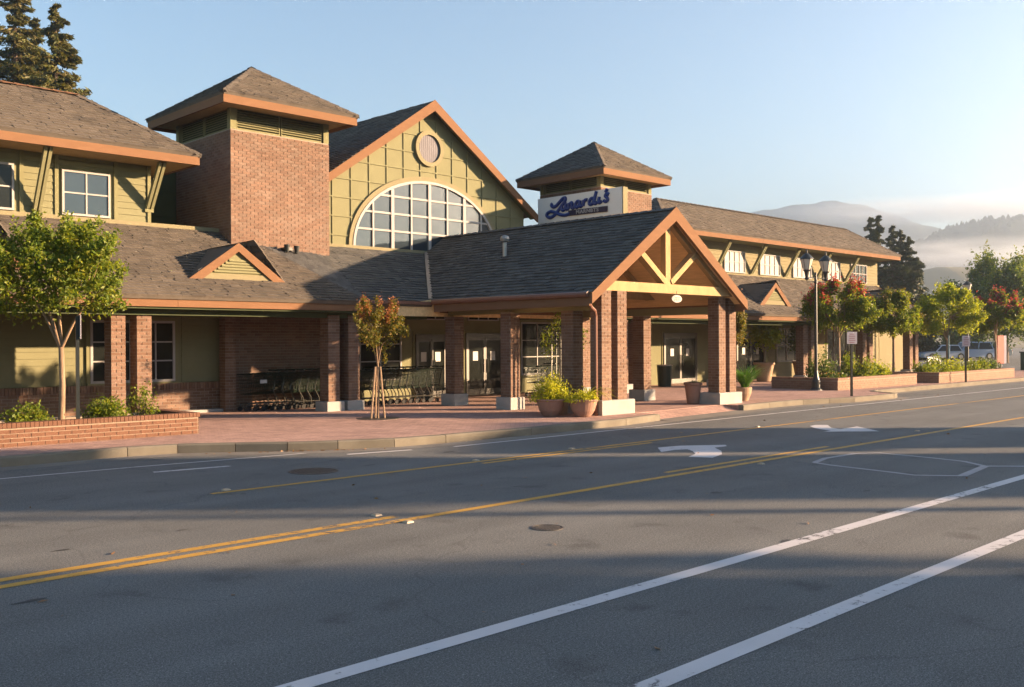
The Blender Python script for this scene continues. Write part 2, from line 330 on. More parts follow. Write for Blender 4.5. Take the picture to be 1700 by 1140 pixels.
for x, y, lab in ((6.39, 8.70, 'amber road marker on the upper yellow line where the pair ends'), (6.38, 8.13, 'amber road marker just below the lower yellow line'),
                  (6.14, 11.62, 'road marker at the left end of the far yellow line'), (10.47, 11.58, 'road marker where the far yellow line turns double'),
                  (12.8, 11.62, 'road marker beside the doubled far yellow line'), (18.87, 11.6, 'road marker on the far yellow line past the first arrow'), (13.2, 8.05, 'road marker below the centre line before the painted arrow'),
                  (20.2, 8.62, 'road marker above the centre line past the second arrow')):
    t = empty('road_marker', (x, y, 0), 0, lab, 'road marker', 'raised reflective road markers'); t.scale = (1.15, 1.15, 1.15)
    link('body', mk0, t).rotation_euler.z = math.pi/4; link('reflector', rf, t)
def quads(name, c, size, mat, parent=None, kind=None, asp=.5, seed=0, flat=0., droop=0., dirs=None, loc=None):
    """leaf-sized faces at the points c (local)"""
    r = np.random.default_rng(seed); c = np.asarray(c, float); n = len(c)
    a = r.normal(size=(n, 3)) if dirs is None else np.asarray(dirs, float)+r.normal(size=(n, 3))*.45
    a[:, 2] *= (1-flat); a[:, 2] -= droop; a /= np.linalg.norm(a, axis=1)[:, None]+1e-9
    b = r.normal(size=(n, 3)); b[:, 2] *= (1-flat*.7); b -= (a*b).sum(1)[:, None]*a; b /= np.linalg.norm(b, axis=1)[:, None]+1e-9
    s = (size*r.uniform(.6, 1.3, n))[:, None] if not hasattr(size, '__len__') else np.asarray(size)[:, None]
    nn = np.cross(a, b)
    v = np.stack([c-a*s*.5, c+b*s*asp*.5+nn*s*.06, c+a*s*.5, c-b*s*asp*.5+nn*s*.06], 1).reshape(-1, 3)
    me = bpy.data.meshes.new(name); me.vertices.add(4*n); me.vertices.foreach_set('co', v.ravel())
    me.loops.add(4*n); me.loops.foreach_set('vertex_index', np.arange(4*n, dtype=np.int32))
    me.polygons.add(n); me.polygons.foreach_set('loop_start', np.arange(0, 4*n, 4, dtype=np.int32))
    me.update(calc_edges=True); me.materials.append(mat)
    return link(name, me, parent, loc, kind)
rg = np.random.default_rng(3)
lc = [(rg.normal(9.4, .7), 0, 0) for _ in range(70)]
lc = [(x, 15.0-(x-9.1)*.62-rg.uniform(.02, .18), .012) for x, _, _ in lc]+[(rg.uniform(-2, 26), rg.uniform(2, 13.4), .008) for _ in range(70)]+[(rg.uniform(12, 40), rg.uniform(13.4, 13.85), .01) for _ in range(30)]
tag(quads('fallen_leaves', lc, .07, leafmat('dry_leaf', [(.22, .10, .03), (.12, .06, .025), (.30, .17, .06)], .1), seed=5, flat=.93), 'dry brown leaves lying in the gutter and scattered on the road', 'leaves', kind='stuff')
# ------------------------------------------------------------------ the market building
mkt = empty('supermarket', (18, 22, .15), 0, 'long green and brick market building with hipped roofs, two towers and gable porch', 'building')
MK = Matrix.Translation((-18, -22, -.15))
def part(mb, name, mat, parent=None, kind=None, smooth=False):
    o = mb.build(name, mat, parent or mkt, kind, smooth)
    if (parent or mkt) is mkt: o.location = (-18, -22, -.15)
    return o
def pbox(name, a, b, mat, parent=None, kind=None): return part(MB().box(a, b), name, mat, parent, kind)
def bricks(mb, o, u, n, w, h, bl=.215, bh=.065, j=.010, proud=.007, rnd=.0015):
    o, u, n = V(o), V(u), V(n); z = V((0, 0, 1)); k = 0; y = j/2
    while y+bh*.6 < h:
        y1 = min(y+bh, h); x = -(bl+j)/2 if k % 2 else 0.
        while x < w-.01:
            a, b = max(x, 0)+(j/2 if x > 0 else 0), min(x+bl, w)
            if b-a > .03:
                d = n*(proud+random.uniform(-rnd, rnd)); f = [o+u*a+z*y, o+u*b+z*y, o+u*b+z*y1, o+u*a+z*y1]
                mb.add(f+[p+d for p in f], [(4,5,6,7),(0,1,5,4),(1,2,6,5),(2,3,7,6),(3,0,4,7)])
            x += bl+j
        y += bh+j; k += 1
def brick_block(x0, x1, y0, y1, z0, z1, sides='FLRB'):
    mb = MB(); w, d, h = x1-x0, y1-y0, z1-z0
    if 'F' in sides: bricks(mb, (x0, y0, z0), (1, 0, 0), (0, -1, 0), w, h)
    if 'L' in sides: bricks(mb, (x0, y1, z0), (0, -1, 0), (-1, 0, 0), d, h)
    if 'R' in sides: bricks(mb, (x1, y0, z0), (0, 1, 0), (1, 0, 0), d, h)
    if 'B' in sides: bricks(mb, (x1, y1, z0), (-1, 0, 0), (0, 1, 0), w, h)
    return mb
def column(x0, x1, y0, y1, zt, base=.5, bx=None, zb=.15):
    c = part(MB().box((x0+.004, y0+.004, zb), (x1-.004, y1-.004, zt)), 'column', M['mortar'])
    part(brick_block(x0, x1, y0, y1, max(base or zb, zb), zt), 'brickwork', M['brick'], c, 'stuff')
    if base:
        b = bx or (x0-.09, x1+.09, y0-.09, y1+.09)
        m = MB(); e = .015
        m.add([(b[0],b[2],zb),(b[1],b[2],zb),(b[1],b[3],zb),(b[0],b[3],zb),(b[0],b[2],base-e),(b[1],b[2],base-e),(b[1],b[3],base-e),(b[0],b[3],base-e),(b[0]+e,b[2]+e,base),(b[1]-e,b[2]+e,base),(b[1]-e,b[3]-e,base),(b[0]+e,b[3]-e,base)],
              [(3,2,1,0),(0,1,5,4),(1,2,6,5),(2,3,7,6),(3,0,4,7),(4,5,9,8),(5,6,10,9),(6,7,11,10),(7,4,8,11),(8,9,10,11)])
        part(m, 'column_base', M['conc'], c)
    return c
def clip(poly, rect):
    a0, a1, b0, b1 = rect
    def cut(P, f, val, ax, keep):
        out = []
        for i in range(len(P)):
            p, q = P[i-1], P[i]; ip, iq = keep(p[ax], val), keep(q[ax], val)
            if ip != iq:
                t = (val-p[ax])/(q[ax]-p[ax]); out.append((p[0]+(q[0]-p[0])*t, p[1]+(q[1]-p[1])*t))
            if iq: out.append(q)
        return out
    ge = lambda x, v: x >= v; le = lambda x, v: x <= v
    P = poly
    for val, ax, k in ((a0, 0, ge), (a1, 0, le), (b0, 1, ge), (b1, 1, le)):
        P = cut(P, None, val, ax, k)
        if len(P) < 3: return None
    return P
def roof(name, P, mat, row=.16, tw=.28, singles=0, thick=.08, under=None, rng=None):
    """P[0]->P[1] runs along the eave; convex; shingled on top"""
    P = [V(p) for p in P]; U = (P[1]-P[0]).normalized(); Nn = U.cross(P[2]-P[1]).normalized()
    if Nn.z < 0: Nn = -Nn
    Wd = Nn.cross(U)
    if Wd.z < 0: Wd = -Wd
    deck = part(MB().prism(P, -Nn*thick), name, M['deck'] if under is None else under)
    p2 = [((p-P[0]).dot(U), (p-P[0]).dot(Wd)) for p in P]
    if sum(p2[i-1][0]*p2[i][1]-p2[i][0]*p2[i-1][1] for i in range(len(p2))) < 0: p2 = p2[::-1]
    u0, u1 = min(p[0] for p in p2), max(p[0] for p in p2); w1 = max(p[1] for p in p2)
    r = rng or random.Random(sum(map(ord, name))+len(COL.objects)); tiles = []; w = -.01; k = 0
    while w < w1:
        u = u0-r.uniform(0, tw)
        while u < u1:
            t = tw*r.uniform(.62, 1.25); j = r.choice((0, 0, 0, -.03)); g = .005
            q = clip(p2, (u+g/2, u+t-g/2, max(w+j, -.02), w+row+.02))
            if q and len(q) > 2:
                ar = abs(sum(q[i-1][0]*q[i][1]-q[i][0]*q[i-1][1] for i in range(len(q))))/2
                if ar > .002: tiles.append((w+j, q, r.choice((0, .003, .009))))
            u += t
        w += row; k += 1
    def mesh_of(mb, tl):
        wb, q, e = tl; top = []
        for a, b in q:
            h = .036+e-.030*max(0, min(1, (b-wb)/row)); top.append(P[0]+U*a+Wd*b+Nn*h)
        bot = [t-Nn*.045 for t in top]; n = len(q)
        mb.add(top+bot, [tuple(range(n))]+[(i, n+i, n+(i+1) % n, (i+1) % n) for i in range(n)])
    cen = lambda tl: P[0]+U*(sum(p[0] for p in tl[1])/len(tl[1]))+Wd*(sum(p[1] for p in tl[1])/len(tl[1]))
    if singles:
        def key(tl):
            c = cen(tl)-V((0, 0, 1.9)); d = c.dot(CF); x = c.dot(CR)/d
            return d if abs(x) < .535 else 1e6
        tiles.sort(key=key)
        for tl in tiles[:singles]:
            mb = MB(); mesh_of(mb, tl); part(mb, 'shingle', mat, deck)
        tiles = tiles[singles:]
    mb = MB()
    for tl in tiles: mesh_of(mb, tl)
    part(mb, 'shingles', mat, deck, 'stuff')
    return deck
def ridge(name, a, b, mat, parent, w=.16):
    a, b = V(a), V(b); n = max(2, round((b-a).length/.3)); mb = MB(); d = (b-a)/n; s = d.normalized().cross(V((0, 0, 1))).normalized()*w; dz = V((0, 0, -.07))
    for i in range(n):
        p, q = a+d*i, a+d*(i+1.12); l = V((0, 0, .045)); m = V((0, 0, .028))
        mb.add([p-s+dz+m, p+l, p+s+dz+m, q-s+dz+l, q+m, q+s+dz+l], [(0,1,4,3),(1,2,5,4)])
    return part(mb, name, mat, parent, 'stuff')
def board(name, a, b, h, t, mat, parent=None, n=(0, -1, 0)):
    """board whose outer top edge runs a->b, hanging down h, thickness t inward (against n)"""
    a, b = V(a), V(b); z = V((0, 0, -h)); i = V(n)*-t
    return part(MB().prism([a, b, b+z, a+z], i), name, mat, parent)
def siding(x0, x1, z0, z1, Y, mat, parent, row=.16, single=True, nx=0):
    m = MB(); z = z0
    while z < z1-.02:
        t = min(z+row-.006, z1); b = MB() if single else m
        b.prism([(x0, Y, z), (x0, Y-.024, z), (x0, Y-.008, t), (x0, Y, t)], (x1-x0, 0, 0))
        if single: part(b, 'siding_board', mat, parent)
        z += row
    if not single: part(m, 'siding', mat, parent, 'stuff')
def window(x0, x1, z0, z1, Y, cols, rows, glass, fw=.06, mw=.035, frame=None, case=.09, casemat=None, name='window', xs=None):
    fr = frame or M['white']; m = MB(); d = .05
    m.box((x0, Y-d, z0), (x0+fw, Y+.02, z1)); m.box((x1-fw, Y-d, z0), (x1, Y+.02, z1))
    m.box((x0+fw, Y-d, z1-fw), (x1-fw, Y+.02, z1)); m.box((x0+fw, Y-d, z0), (x1-fw, Y+.02, z0+fw))
    w = part(m, name, fr)
    if case:
        c = MB(); cm = casemat or M['olive_trim']; e = .035
        c.box((x0-case, Y-e, z0), (x0-.002, Y+.01, z1+case)); c.box((x1+.002, Y-e, z0), (x1+case, Y+.01, z1+case)); c.box((x0, Y-e, z1+.002), (x1, Y+.01, z1+case))
        part(c, 'casing', cm, w); part(MB().box((x0-case, Y-.085, z0-.07), (x1+case, Y+.01, z0-.002)), 'sill', cm if case > .05 else fr, w)
    W, H = (x1-x0-2*fw)/cols, (z1-z0-2*fw)/rows
    for i in range(cols):
        for k in range(rows):
            part(MB().box((x0+fw+i*W, Y-.012+random.uniform(-.002, .002), z0+fw+k*H), (x0+fw+(i+1)*W, Y, z0+fw+(k+1)*H)), 'pane', glass, w)
    for i in range(1, cols): part(MB().box((x0+fw+i*W-mw/2, Y-.04, z0+fw), (x0+fw+i*W+mw/2, Y-.013, z1-fw)), 'muntin', fr, w)
    for k in range(1, rows): part(MB().box((x0+fw, Y-.036, z0+fw+k*H-mw/2), (x1-fw, Y-.014, z0+fw+k*H+mw/2)), 'muntin', fr, w)
    return w
def bracket(x, y0, z0, y1, z1):
    m = MB()
    for dx in (-.055, .055): m.beam((x+dx, y0-.05, z0), (x+dx, y1, z1), .07, .11, (0, 0, 1))
    m.box((x-.11, y0-.05, z0-.12), (x+.11, y0, z0+.1)); part(m, 'eave_bracket', M['olive_trim'])
T = M['terra']; ZE = 2.98
# --- lower arcade: walls behind it
pbox('wall_core', (-2, 23.62, .15), (12.4, 24.4, 4.6), M['olive_dark'])
lw = pbox('ground_wall', (-2, 23.58, .92), (12.42, 23.62, 2.86), M['olive'])
siding(-2, 8.75, .93, 2.7, 23.58, M['olive'], lw); siding(11.25, 12.42, .93, 2.7, 23.58, M['olive'], lw); siding(8.75, 11.25, 2.62, 2.8, 23.58, M['olive'], lw)
dado = pbox('dado_wall', (-2, 23.52, .15), (12.42, 23.60, .90), M['mortar'])
mb = MB(); bricks(mb, (-2, 23.52, .15), (1, 0, 0), (0, -1, 0), 14.4, .60); part(mb, 'brickwork', M['brick'], dado, 'stuff')
mb = MB(); x = 3.
while x < 12.4: mb.box((x, 23.47, .755), (x+.065, 23.53, .92)); x += .075
part(mb, 'soldier_course', M['brick'], dado, 'stuff')
window(8.95, 9.95, .96, 2.48, 23.56, 2, 3, M['darkglass']); window(10.05, 11.05, .96, 2.48, 23.56, 2, 3, M['darkglass'])
window(4.6, 6.4, .96, 2.48, 23.56, 3, 3, M['darkglass'])
pbox('arcade_step', (2, 23.2, .15), (12.4, 23.5, .22), M['conc'])
# soffit and eave of the arcade
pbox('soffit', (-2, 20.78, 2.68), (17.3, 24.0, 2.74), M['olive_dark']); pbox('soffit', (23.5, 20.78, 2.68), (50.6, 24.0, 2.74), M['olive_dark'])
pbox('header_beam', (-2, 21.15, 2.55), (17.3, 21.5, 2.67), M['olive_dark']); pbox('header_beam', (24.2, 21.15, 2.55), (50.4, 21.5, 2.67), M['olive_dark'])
x = -2
for x1 in (3.5, 9.8, 14.98): board('eave_fascia', (x+.003, 20.70, ZE), (x1-.003, 20.70, ZE), .255, .05, T); x = x1
board('eave_fascia', (14.98, 20.74, ZE-.05), (17.35, 20.74, ZE-.05), .2, .05, T)
x = 17.4
for x1 in (23.4, 30.5, 37, 43.5, 50.8): board('eave_fascia', (x+.003, 20.70, ZE), (x1-.003, 20.70, ZE), .255, .05, T); x = x1
pbox('eave_gutter', (15.0, 20.62, ZE-.045), (17.1, 20.735, ZE+.04), M['gutter'])
# --- lower roofs
SL = .575
Lr = roof('lower_roof', [(-2, 20.62, ZE-.02), (14.9, 20.62, ZE-.02), (13.0, 24, ZE+SL*3.3), (-2, 24, ZE+SL*3.3)], M['shingle'], .145, .27, 190)
roof('hip_end_roof', [(14.9, 20.62, ZE-.02), (15.3, 24, 4.735), (13.0, 24, ZE+SL*3.3)], M['shingle_shade_grey'], .145, .27)
ridge('hip_cap', (14.88, 20.65, ZE+.0), (13.02, 24, ZE+SL*3.3+.02), M['shingle'], Lr)
roof('centre_roof', [(13.6, 20.66, ZE-.03), (17.1, 20.66, ZE-.03), (19.62, 24.05, 4.755), (13.6, 24.05, 4.755)], M['shingle_shade_grey'], .16, .29)
Rr = roof('right_lower_roof', [(23.67, 20.62, ZE-.02), (50.8, 20.62, ZE-.02), (50.8, 24, 4.85), (21.0, 24, 4.85)], M['shingle'], .17, .32)
def dormer(cx, Yd=21.4, hw=1.3, zb=3.4, zt=4.3):
    rise = (zt-zb)/hw; back = 20.7+(zt-ZE)/SL
    d = part(MB().prism([(cx-hw+.2, Yd+.06, zb-.05), (cx+hw-.2, Yd+.06, zb-.05), (cx, Yd+.06, zt-.16)], (0, .05, 0)), 'dormer_vent', M['olive_trim'])
    z = zb+.2
    while z < zt-.38:
        w = (zt-.25-z)/rise-.04
        if w > .06: part(MB().prism([(cx-w, Yd+.03, z), (cx-w, Yd+.055, z+.05), (cx-w, Yd+.045, z+.06), (cx-w, Yd+.02, z+.012)], (2*w, 0, 0)), 'slat', M['olive_trim'], d)
        z += .068
    part(MB().box((cx-hw+.25, Yd+.02, zb), (cx+hw-.25, Yd+.08, zb+.17)), 'vent_sill', M['cream'], d)
    for s in (-1, 1):
        P = [(cx+s*hw, Yd, zb), (cx, Yd, zt), (cx, back, zt), (cx+s*(hw-.02), 20.7+(zb-ZE)/SL, zb)]
        if s < 0: roof('dormer_roof', [P[3], P[0], P[1], P[2]], M['shingle_shade_grey'], .16, .28, thick=.05)
        else: roof('dormer_roof', [P[0], P[3], P[2], P[1]], M['shingle'], .16, .28, thick=.05)
        a, b = V((cx+s*(hw+.03), Yd-.03, zb-.02)), V((cx, Yd-.03, zt+.03)); dn = V((0, 0, -.19))
        part(MB().prism([a, b, b+dn*1.1, a+dn*.55+V((-s*.2, 0, .0))], (0, .06, 0)), 'dormer_fascia', T)
dormer(11.66); dormer(5.75); dormer(36.1, 21.3, 1.2); dormer(46.4, 21.3, 1.2)
# --- left wing, upper storey
uw = pbox('upper_wall', (-2, 24.02, 4.86), (10.65, 26.8, 6.62), M['olive_trim'])
part(MB().box((-2, 23.93, 4.85), (12.49, 24.03, 4.965)), 'wall_base_trim', M['cream'])
UZ0, UZ1 = 4.97, 6.5
for a, b in ((7.62, 8.36), (9.78, 10.55), (4.0, 6.05)): siding(a, b, UZ0, UZ1, 24.02, M['olive'], uw, .155)
for a, b in ((8.42, 9.72), (6.1, 7.56)): siding(a, b, 6.16, UZ1, 24.02, M['olive'], uw, .155)
for x in (8.32, 9.72, 7.54, 10.56): part(MB().box((x, 23.965, UZ0), (x+.085, 24.02, UZ1)), 'wall_trim', M['olive_trim'], uw)
part(MB().box((7.6, 23.985, 6.20), (10.56, 24.0, 6.28)), 'wall_trim', M['olive_trim'], uw)
window(8.48, 9.62, 4.99, 6.07, 24.0, 2, 2, M['glass'], .05, .035, case=0); window(6.28, 7.42, 4.99, 6.07, 24.0, 2, 2, M['darkglass'], .05, .035, case=0)
bracket(7.9, 24.0, 5.0, 23.15, 6.42); bracket(10.6, 24.0, 5.35, 23.2, 6.40); bracket(5.2, 24.0, 5.0, 23.15, 6.42)
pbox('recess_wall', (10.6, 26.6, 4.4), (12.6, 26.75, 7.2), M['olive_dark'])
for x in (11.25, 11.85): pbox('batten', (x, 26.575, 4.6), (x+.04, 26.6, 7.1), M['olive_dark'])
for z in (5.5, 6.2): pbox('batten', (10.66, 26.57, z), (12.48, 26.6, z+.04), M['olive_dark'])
pbox('upper_soffit', (-2, 22.98, 6.40), (11.38, 27.3, 6.44), M['wood'])
zu = 6.63
Ur = roof('upper_roof', [(-2, 22.86, zu), (11.47, 22.86, zu), (9.25, 25.08, 8.16), (-2, 25.08, 8.16)], M['shingle'], .145, .27, 110)
roof('upper_roof_hip', [(11.47, 22.86, zu), (11.47, 27.3, zu), (9.25, 25.08, 8.16)], M['shingle'], .145, .27)
roof('upper_roof_back', [(11.47, 27.3, zu), (-2, 27.3, zu), (-2, 25.08, 8.16), (9.25, 25.08, 8.16)], M['shingle'], .3, .5)
ridge('ridge_cap', (-2, 25.08, 8.17), (9.25, 25.08, 8.17), T, Ur); ridge('hip_cap', (11.44, 22.89, zu+.01), (9.25, 25.08, 8.17), M['shingle'], Ur)
board('upper_fascia', (-2, 22.9, zu+.02), (11.43, 22.9, zu+.02), .275, .05, T); board('upper_fascia', (11.43, 22.952, zu+.018), (11.43, 27.26, zu+.018), .275, .05, T, n=(1, 0, 0))
# --- towers
def tower(x0, x1, y0, y1, zb, zt, zw, zf, fx0, fx1, fy0, fy1, apex, label):
    core = pbox('tower_wall', (x0+.005, y0+.005, zb), (x1-.005, y1-.005, zt), M['mortar'])
    part(brick_block(x0, x1, y0, y1, zb, zt), 'brickwork', M['brick_t'], core, 'stuff')
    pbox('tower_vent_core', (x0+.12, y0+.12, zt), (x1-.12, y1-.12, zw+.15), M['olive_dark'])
    for x in (x0, x1-.17):
        for y in (y0, y1-.17): pbox('corner_post', (x, y, zt+.002), (x+.17, y+.17, zw+.12), M['olive_trim'])
    def louvre(a, b, nx, ny):
        a, b = V(a), V(b); m = (b-a); u = m.normalized(); L_ = m.length; n = V((nx, ny, 0))
        for k in range(2):
            p0 = a+u*(.02+k*L_/2); p1 = a+u*((k+1)*L_/2-.02)
            f = part(MB().beam(p1+u*.02+V((0, 0, (zw-zt)/2)), p1+u*.02+V((0, 0, (zw-zt)/2+.01)), .01, .01), 'louvre', M['olive_trim']) if False else None
            e = part(MB().beam(p0+V((0, 0, .03)), p1+V((0, 0, .03)), .05, .05), 'louvre', M['olive_trim'])
            part(MB().beam(p0+u*.015+V((0, 0, .03)), p0+u*.015+V((0, 0, zw-zt+.1)), .04, .03, u), 'louvre_stile', M['olive_trim'], e)
            part(MB().beam(p1-u*.015+V((0, 0, .03)), p1-u*.015+V((0, 0, zw-zt+.1)), .04, .03, u), 'louvre_stile', M['olive_trim'], e)
            z = .09
            while z < zw-zt+.06:
                q = V((0, 0, z)); t = n*.035
                part(MB().prism([p0+q+t, p1+q+t, p1+q-t+V((0, 0, .05)), p0+q-t+V((0, 0, .05))], V((0, 0, .008))), 'slat', M['olive_trim'], e)
                z += .062
    louvre((x0+.18, y0+.07, zt), (x1-.18, y0+.07, zt), 0, -1); louvre((x0+.07, y1-.18, zt), (x0+.07, y0+.18, zt), -1, 0); louvre((x1-.07, y0+.18, zt), (x1-.07, y1-.18, zt), 1, 0)
    pbox('tower_soffit', (fx0+.05, fy0+.05, zf-.17), (fx1-.05, fy1-.05, zf-.13), M['wood'])
    c = [(fx0, fy0, zf), (fx1, fy0, zf), (fx1, fy1, zf), (fx0, fy1, zf)]
    for i, mt in enumerate(('shingle', 'shingle', 'shingle', 'shingle_shade_grey')):
        r_ = roof('tower_roof', [c[i], c[(i+1) % 4], apex], M[mt], .15, .26)
        ridge('hip_cap', V(c[i])+V((0, 0, .01)), V(apex)+V((0, 0, .01)), M['shingle'], r_, .12)
    e = .035
    board('tower_fascia', (fx0+e, fy0+e, zf+.015), (fx1-e, fy0+e, zf+.015), .275, .05, T); board('tower_fascia', (fx0+e, fy1-e, zf+.013), (fx0+e, fy0+e+.053, zf+.013), .275, .05, T, n=(-1, 0, 0))
    board('tower_fascia', (fx1-e, fy0+e+.053, zf+.013), (fx1-e, fy1-e, zf+.013), .275, .05, T, n=(1, 0, 0)); board('tower_fascia', (fx1-e-.053, fy1-e, zf+.014), (fx0+e+.053, fy1-e, zf+.014), .275, .05, T, n=(0, 1, 0))
tower(12.49, 15.52, 23.3, 26.45, .15, 7.53, 8.03, 8.25, 11.86, 15.99, 22.5, 27.0, (13.93, 24.75, 9.66), 'l')
tower(25.56, 28.4, 21.8, 24.7, 2.95, 7.26, 7.63, 7.79, 24.9, 28.7, 21.1, 25.3, (26.84, 23.2, 9.12), 'r')
pbox('corner_pier', (12.2, 23.1, .15), (12.5, 23.4, 2.68), M['mortar']); part(brick_block(12.2, 12.5, 23.1, 23.4, .15, 2.68, 'FL'), 'pier_brickwork', M['brick'], None, 'stuff')
wp = pbox('wall_spotlight', (13.95, 23.06, 4.42), (14.2, 23.29, 4.5), M['dark']); part(MB().lathe([(.05, -.1), (.085, .1)], 12, (14.0, 23.05, 4.47)), 'lamp_head', M['dark'], wp); part(MB().lathe([(.05, -.1), (.085, .1)], 12, (14.3, 23.05, 4.45)), 'lamp_head', M['dark'], wp)
# --- central hall with the arched window
HX, HZ, HY, HS = 19.72, 9.52, 24.0, .69
def hz(x, d=0): return HZ-d-HS*abs(x-HX)
hall = part(MB().prism([(15.4, HY, 2.8), (24.0, HY, 2.8), (24.0, HY, hz(24.0, .12)), (HX, HY, HZ-.12), (15.4, HY, hz(15.4, .12))], (0, .25, 0)), 'gable_wall', M['olive'])
AX, AZ, AW, AH = HX, 4.80, 2.94, 2.2
CZ, CRAD = 8.06, .53
def inside_arch(x, z): return z < AZ+AH*1.04 and ((x-AX)/(AW*1.05))**2+(max(z-AZ, 0)/(AH*1.05))**2 < 1
def inside_circ(x, z): return math.hypot(x-HX, z-CZ) < CRAD*1.13
bx = .66
for i in range(-8, 9):
    x = HX+(i+.5)*bx; zt = hz(x, .2)
    if not 15.45 < x < 24.0: continue
    z0 = 4.8; a = (x-AX)/(AW*1.05)
    if abs(a) < 1: z0 = AZ+AH*1.05*math.sqrt(1-a*a)
    segs = [(z0, zt)]; dx = abs(x-HX)
    if dx < CRAD*1.13: h = math.sqrt((CRAD*1.13)**2-dx*dx); segs = [(z0, CZ-h), (CZ+h, zt)]
    for s0, s1 in segs:
        if s1-s0 > .05: part(MB().box((x-.019, HY-.03, s0), (x+.019, HY, s1)), 'batten', M['olive'], hall)
for k in range(-3, 9):
    z = CZ+(k-5.5)*.56+.1
    if z < 4.9: continue
    w = (HZ-.25-z)/HS
    if w < .3: continue
    xs = np.linspace(max(HX-w, 15.42), min(HX+w, 24.0), 120); run = None
    for j, x in enumerate(list(xs)+[None]):
        ok = x is not None and not inside_arch(x, z) and not inside_circ(x, z)
        if ok and run is None: run = x
        if not ok and run is not None:
            e = xs[j-1]
            if e-run > .08: part(MB().box((run, HY-.029, z-.019), (e, HY, z+.019)), 'batten', M['olive'], hall)
            run = None
def ellipse_ring(cx, cz, w0, h0, w1, h1, y0, y1, a0, a1, n=48):
    m = MB(); P = []
    for i in range(n+1):
        t = a0+(a1-a0)*i/n; c, s = math.cos(t), math.sin(t)
        P += [(cx+w0*c, y0, cz+h0*s), (cx+w1*c, y0, cz+h1*s), (cx+w1*c, y1, cz+h1*s), (cx+w0*c, y1, cz+h0*s)]
    f = []
    for i in range(n):
        for k in range(4): f.append((4*i+k, 4*i+(k+1) % 4, 4*i+4+(k+1) % 4, 4*i+4+k))
    return m.add(P, f)
arch = part(ellipse_ring(AX, AZ, AW-.07, AH-.07, AW+.01, AH+.01, HY-.09, HY, 0, math.pi), 'arched_window', M['white'])
part(ellipse_ring(AX, AZ, AW+.012, AH+.012, AW+.15, AH+.15, HY-.07, HY, 0, math.pi), 'arch_trim', M['cream'], arch)
cols = np.linspace(-AW, AW, 9); rows = [AZ+i*.535 for i in range(6)]
def arch_z(x): return AZ+(AH-.05)*math.sqrt(max(0, 1-(x/(AW-.05))**2))
for i in range(8):
    for k in range(5):
        xa, xb, za, zb_ = cols[i], cols[i+1], rows[k], rows[k+1]; pts = []
        top = [(x, min(arch_z(x), zb_)) for x in np.linspace(xa, xb, 9)]
        top = [p for p in top if p[1] > za+.01]
        if len(top) < 2: continue
        lo, hi = top[0][0], top[-1][0]; tl = random.uniform(-.0015, .0015)
        P = [(AX+lo, HY-.02+tl, za), (AX+hi, HY-.02-tl, za)]+[(AX+x, HY-.02, z) for x, z in top[::-1]]
        part(MB().add(P, [tuple(range(len(P)))]), 'pane', M['glass'], arch)
for i in range(1, 8):
    x = cols[i]; w = .055 if i in (2, 4, 6) else .03
    part(MB().box((AX+x-w, HY-.075, AZ), (AX+x+w, HY-.022, arch_z(abs(x)+w))), 'mullion', M['white'], arch)
for k in range(1, 5):
    z = rows[k]; q = 1-((z-AZ)/(AH-.05))**2
    if q > 0: w = (AW-.05)*math.sqrt(q); part(MB().box((AX-w, HY-.065, z-.03), (AX+w, HY-.023, z+.03)), 'mullion', M['white'], arch)
part(MB().box((15.5, HY-.1, 4.70), (23.2, HY-.0, 4.80)), 'arch_sill', M['cream'], arch)
rw = part(ellipse_ring(HX, CZ, CRAD-.09, CRAD-.09, CRAD+.04, CRAD+.04, HY-.1, HY, 0, 2*math.pi), 'round_window', M['cream'])
for i in range(-5, 6):
    x = i*.082; h = math.sqrt(max(.001, (CRAD-.07)**2-x*x)); part(MB().box((HX+x-.036, HY-.035, CZ-h), (HX+x+.036, HY-.012, CZ+h)), 'blind_strip', M['frost'], rw)
part(MB().add([(HX+(CRAD-.06)*math.cos(t), HY-.01, CZ+(CRAD-.06)*math.sin(t)) for t in np.linspace(0, 2*math.pi, 33)[:-1]], [tuple(range(32))]), 'backing', M['frost'], rw)
RY = HY-.34
for s, mt in ((-1, 'shingle_shade_grey'), (1, 'shingle')):
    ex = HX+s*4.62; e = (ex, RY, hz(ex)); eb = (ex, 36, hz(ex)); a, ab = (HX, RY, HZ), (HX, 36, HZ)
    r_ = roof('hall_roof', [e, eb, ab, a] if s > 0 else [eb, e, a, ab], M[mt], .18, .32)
    p, q = V((ex+s*.02, RY-.03, hz(ex)+.0)), V((HX, RY-.03, HZ+.04)); dn = V((0, 0, -.30))
    part(MB().prism([p, q, q+dn*1.15, p+dn*.85], (0, .07, 0)), 'rake_fascia', T)
    part(MB().prism([V((ex, RY+.05, hz(ex)-.1)), V((HX, RY+.05, HZ-.1)), V((HX, RY+.05, HZ-.13)), V((ex, RY+.05, hz(ex)-.13))], (0, .3, 0)), 'rake_soffit', M['olive_dark'])
pbox('hall_side_wall', (23.75, 24.2, 2.8), (24.0, 36, 6.3), M['olive']); pbox('hall_side_wall', (15.4, 24.2, 2.8), (15.6, 36, 6.3), M['olive'])
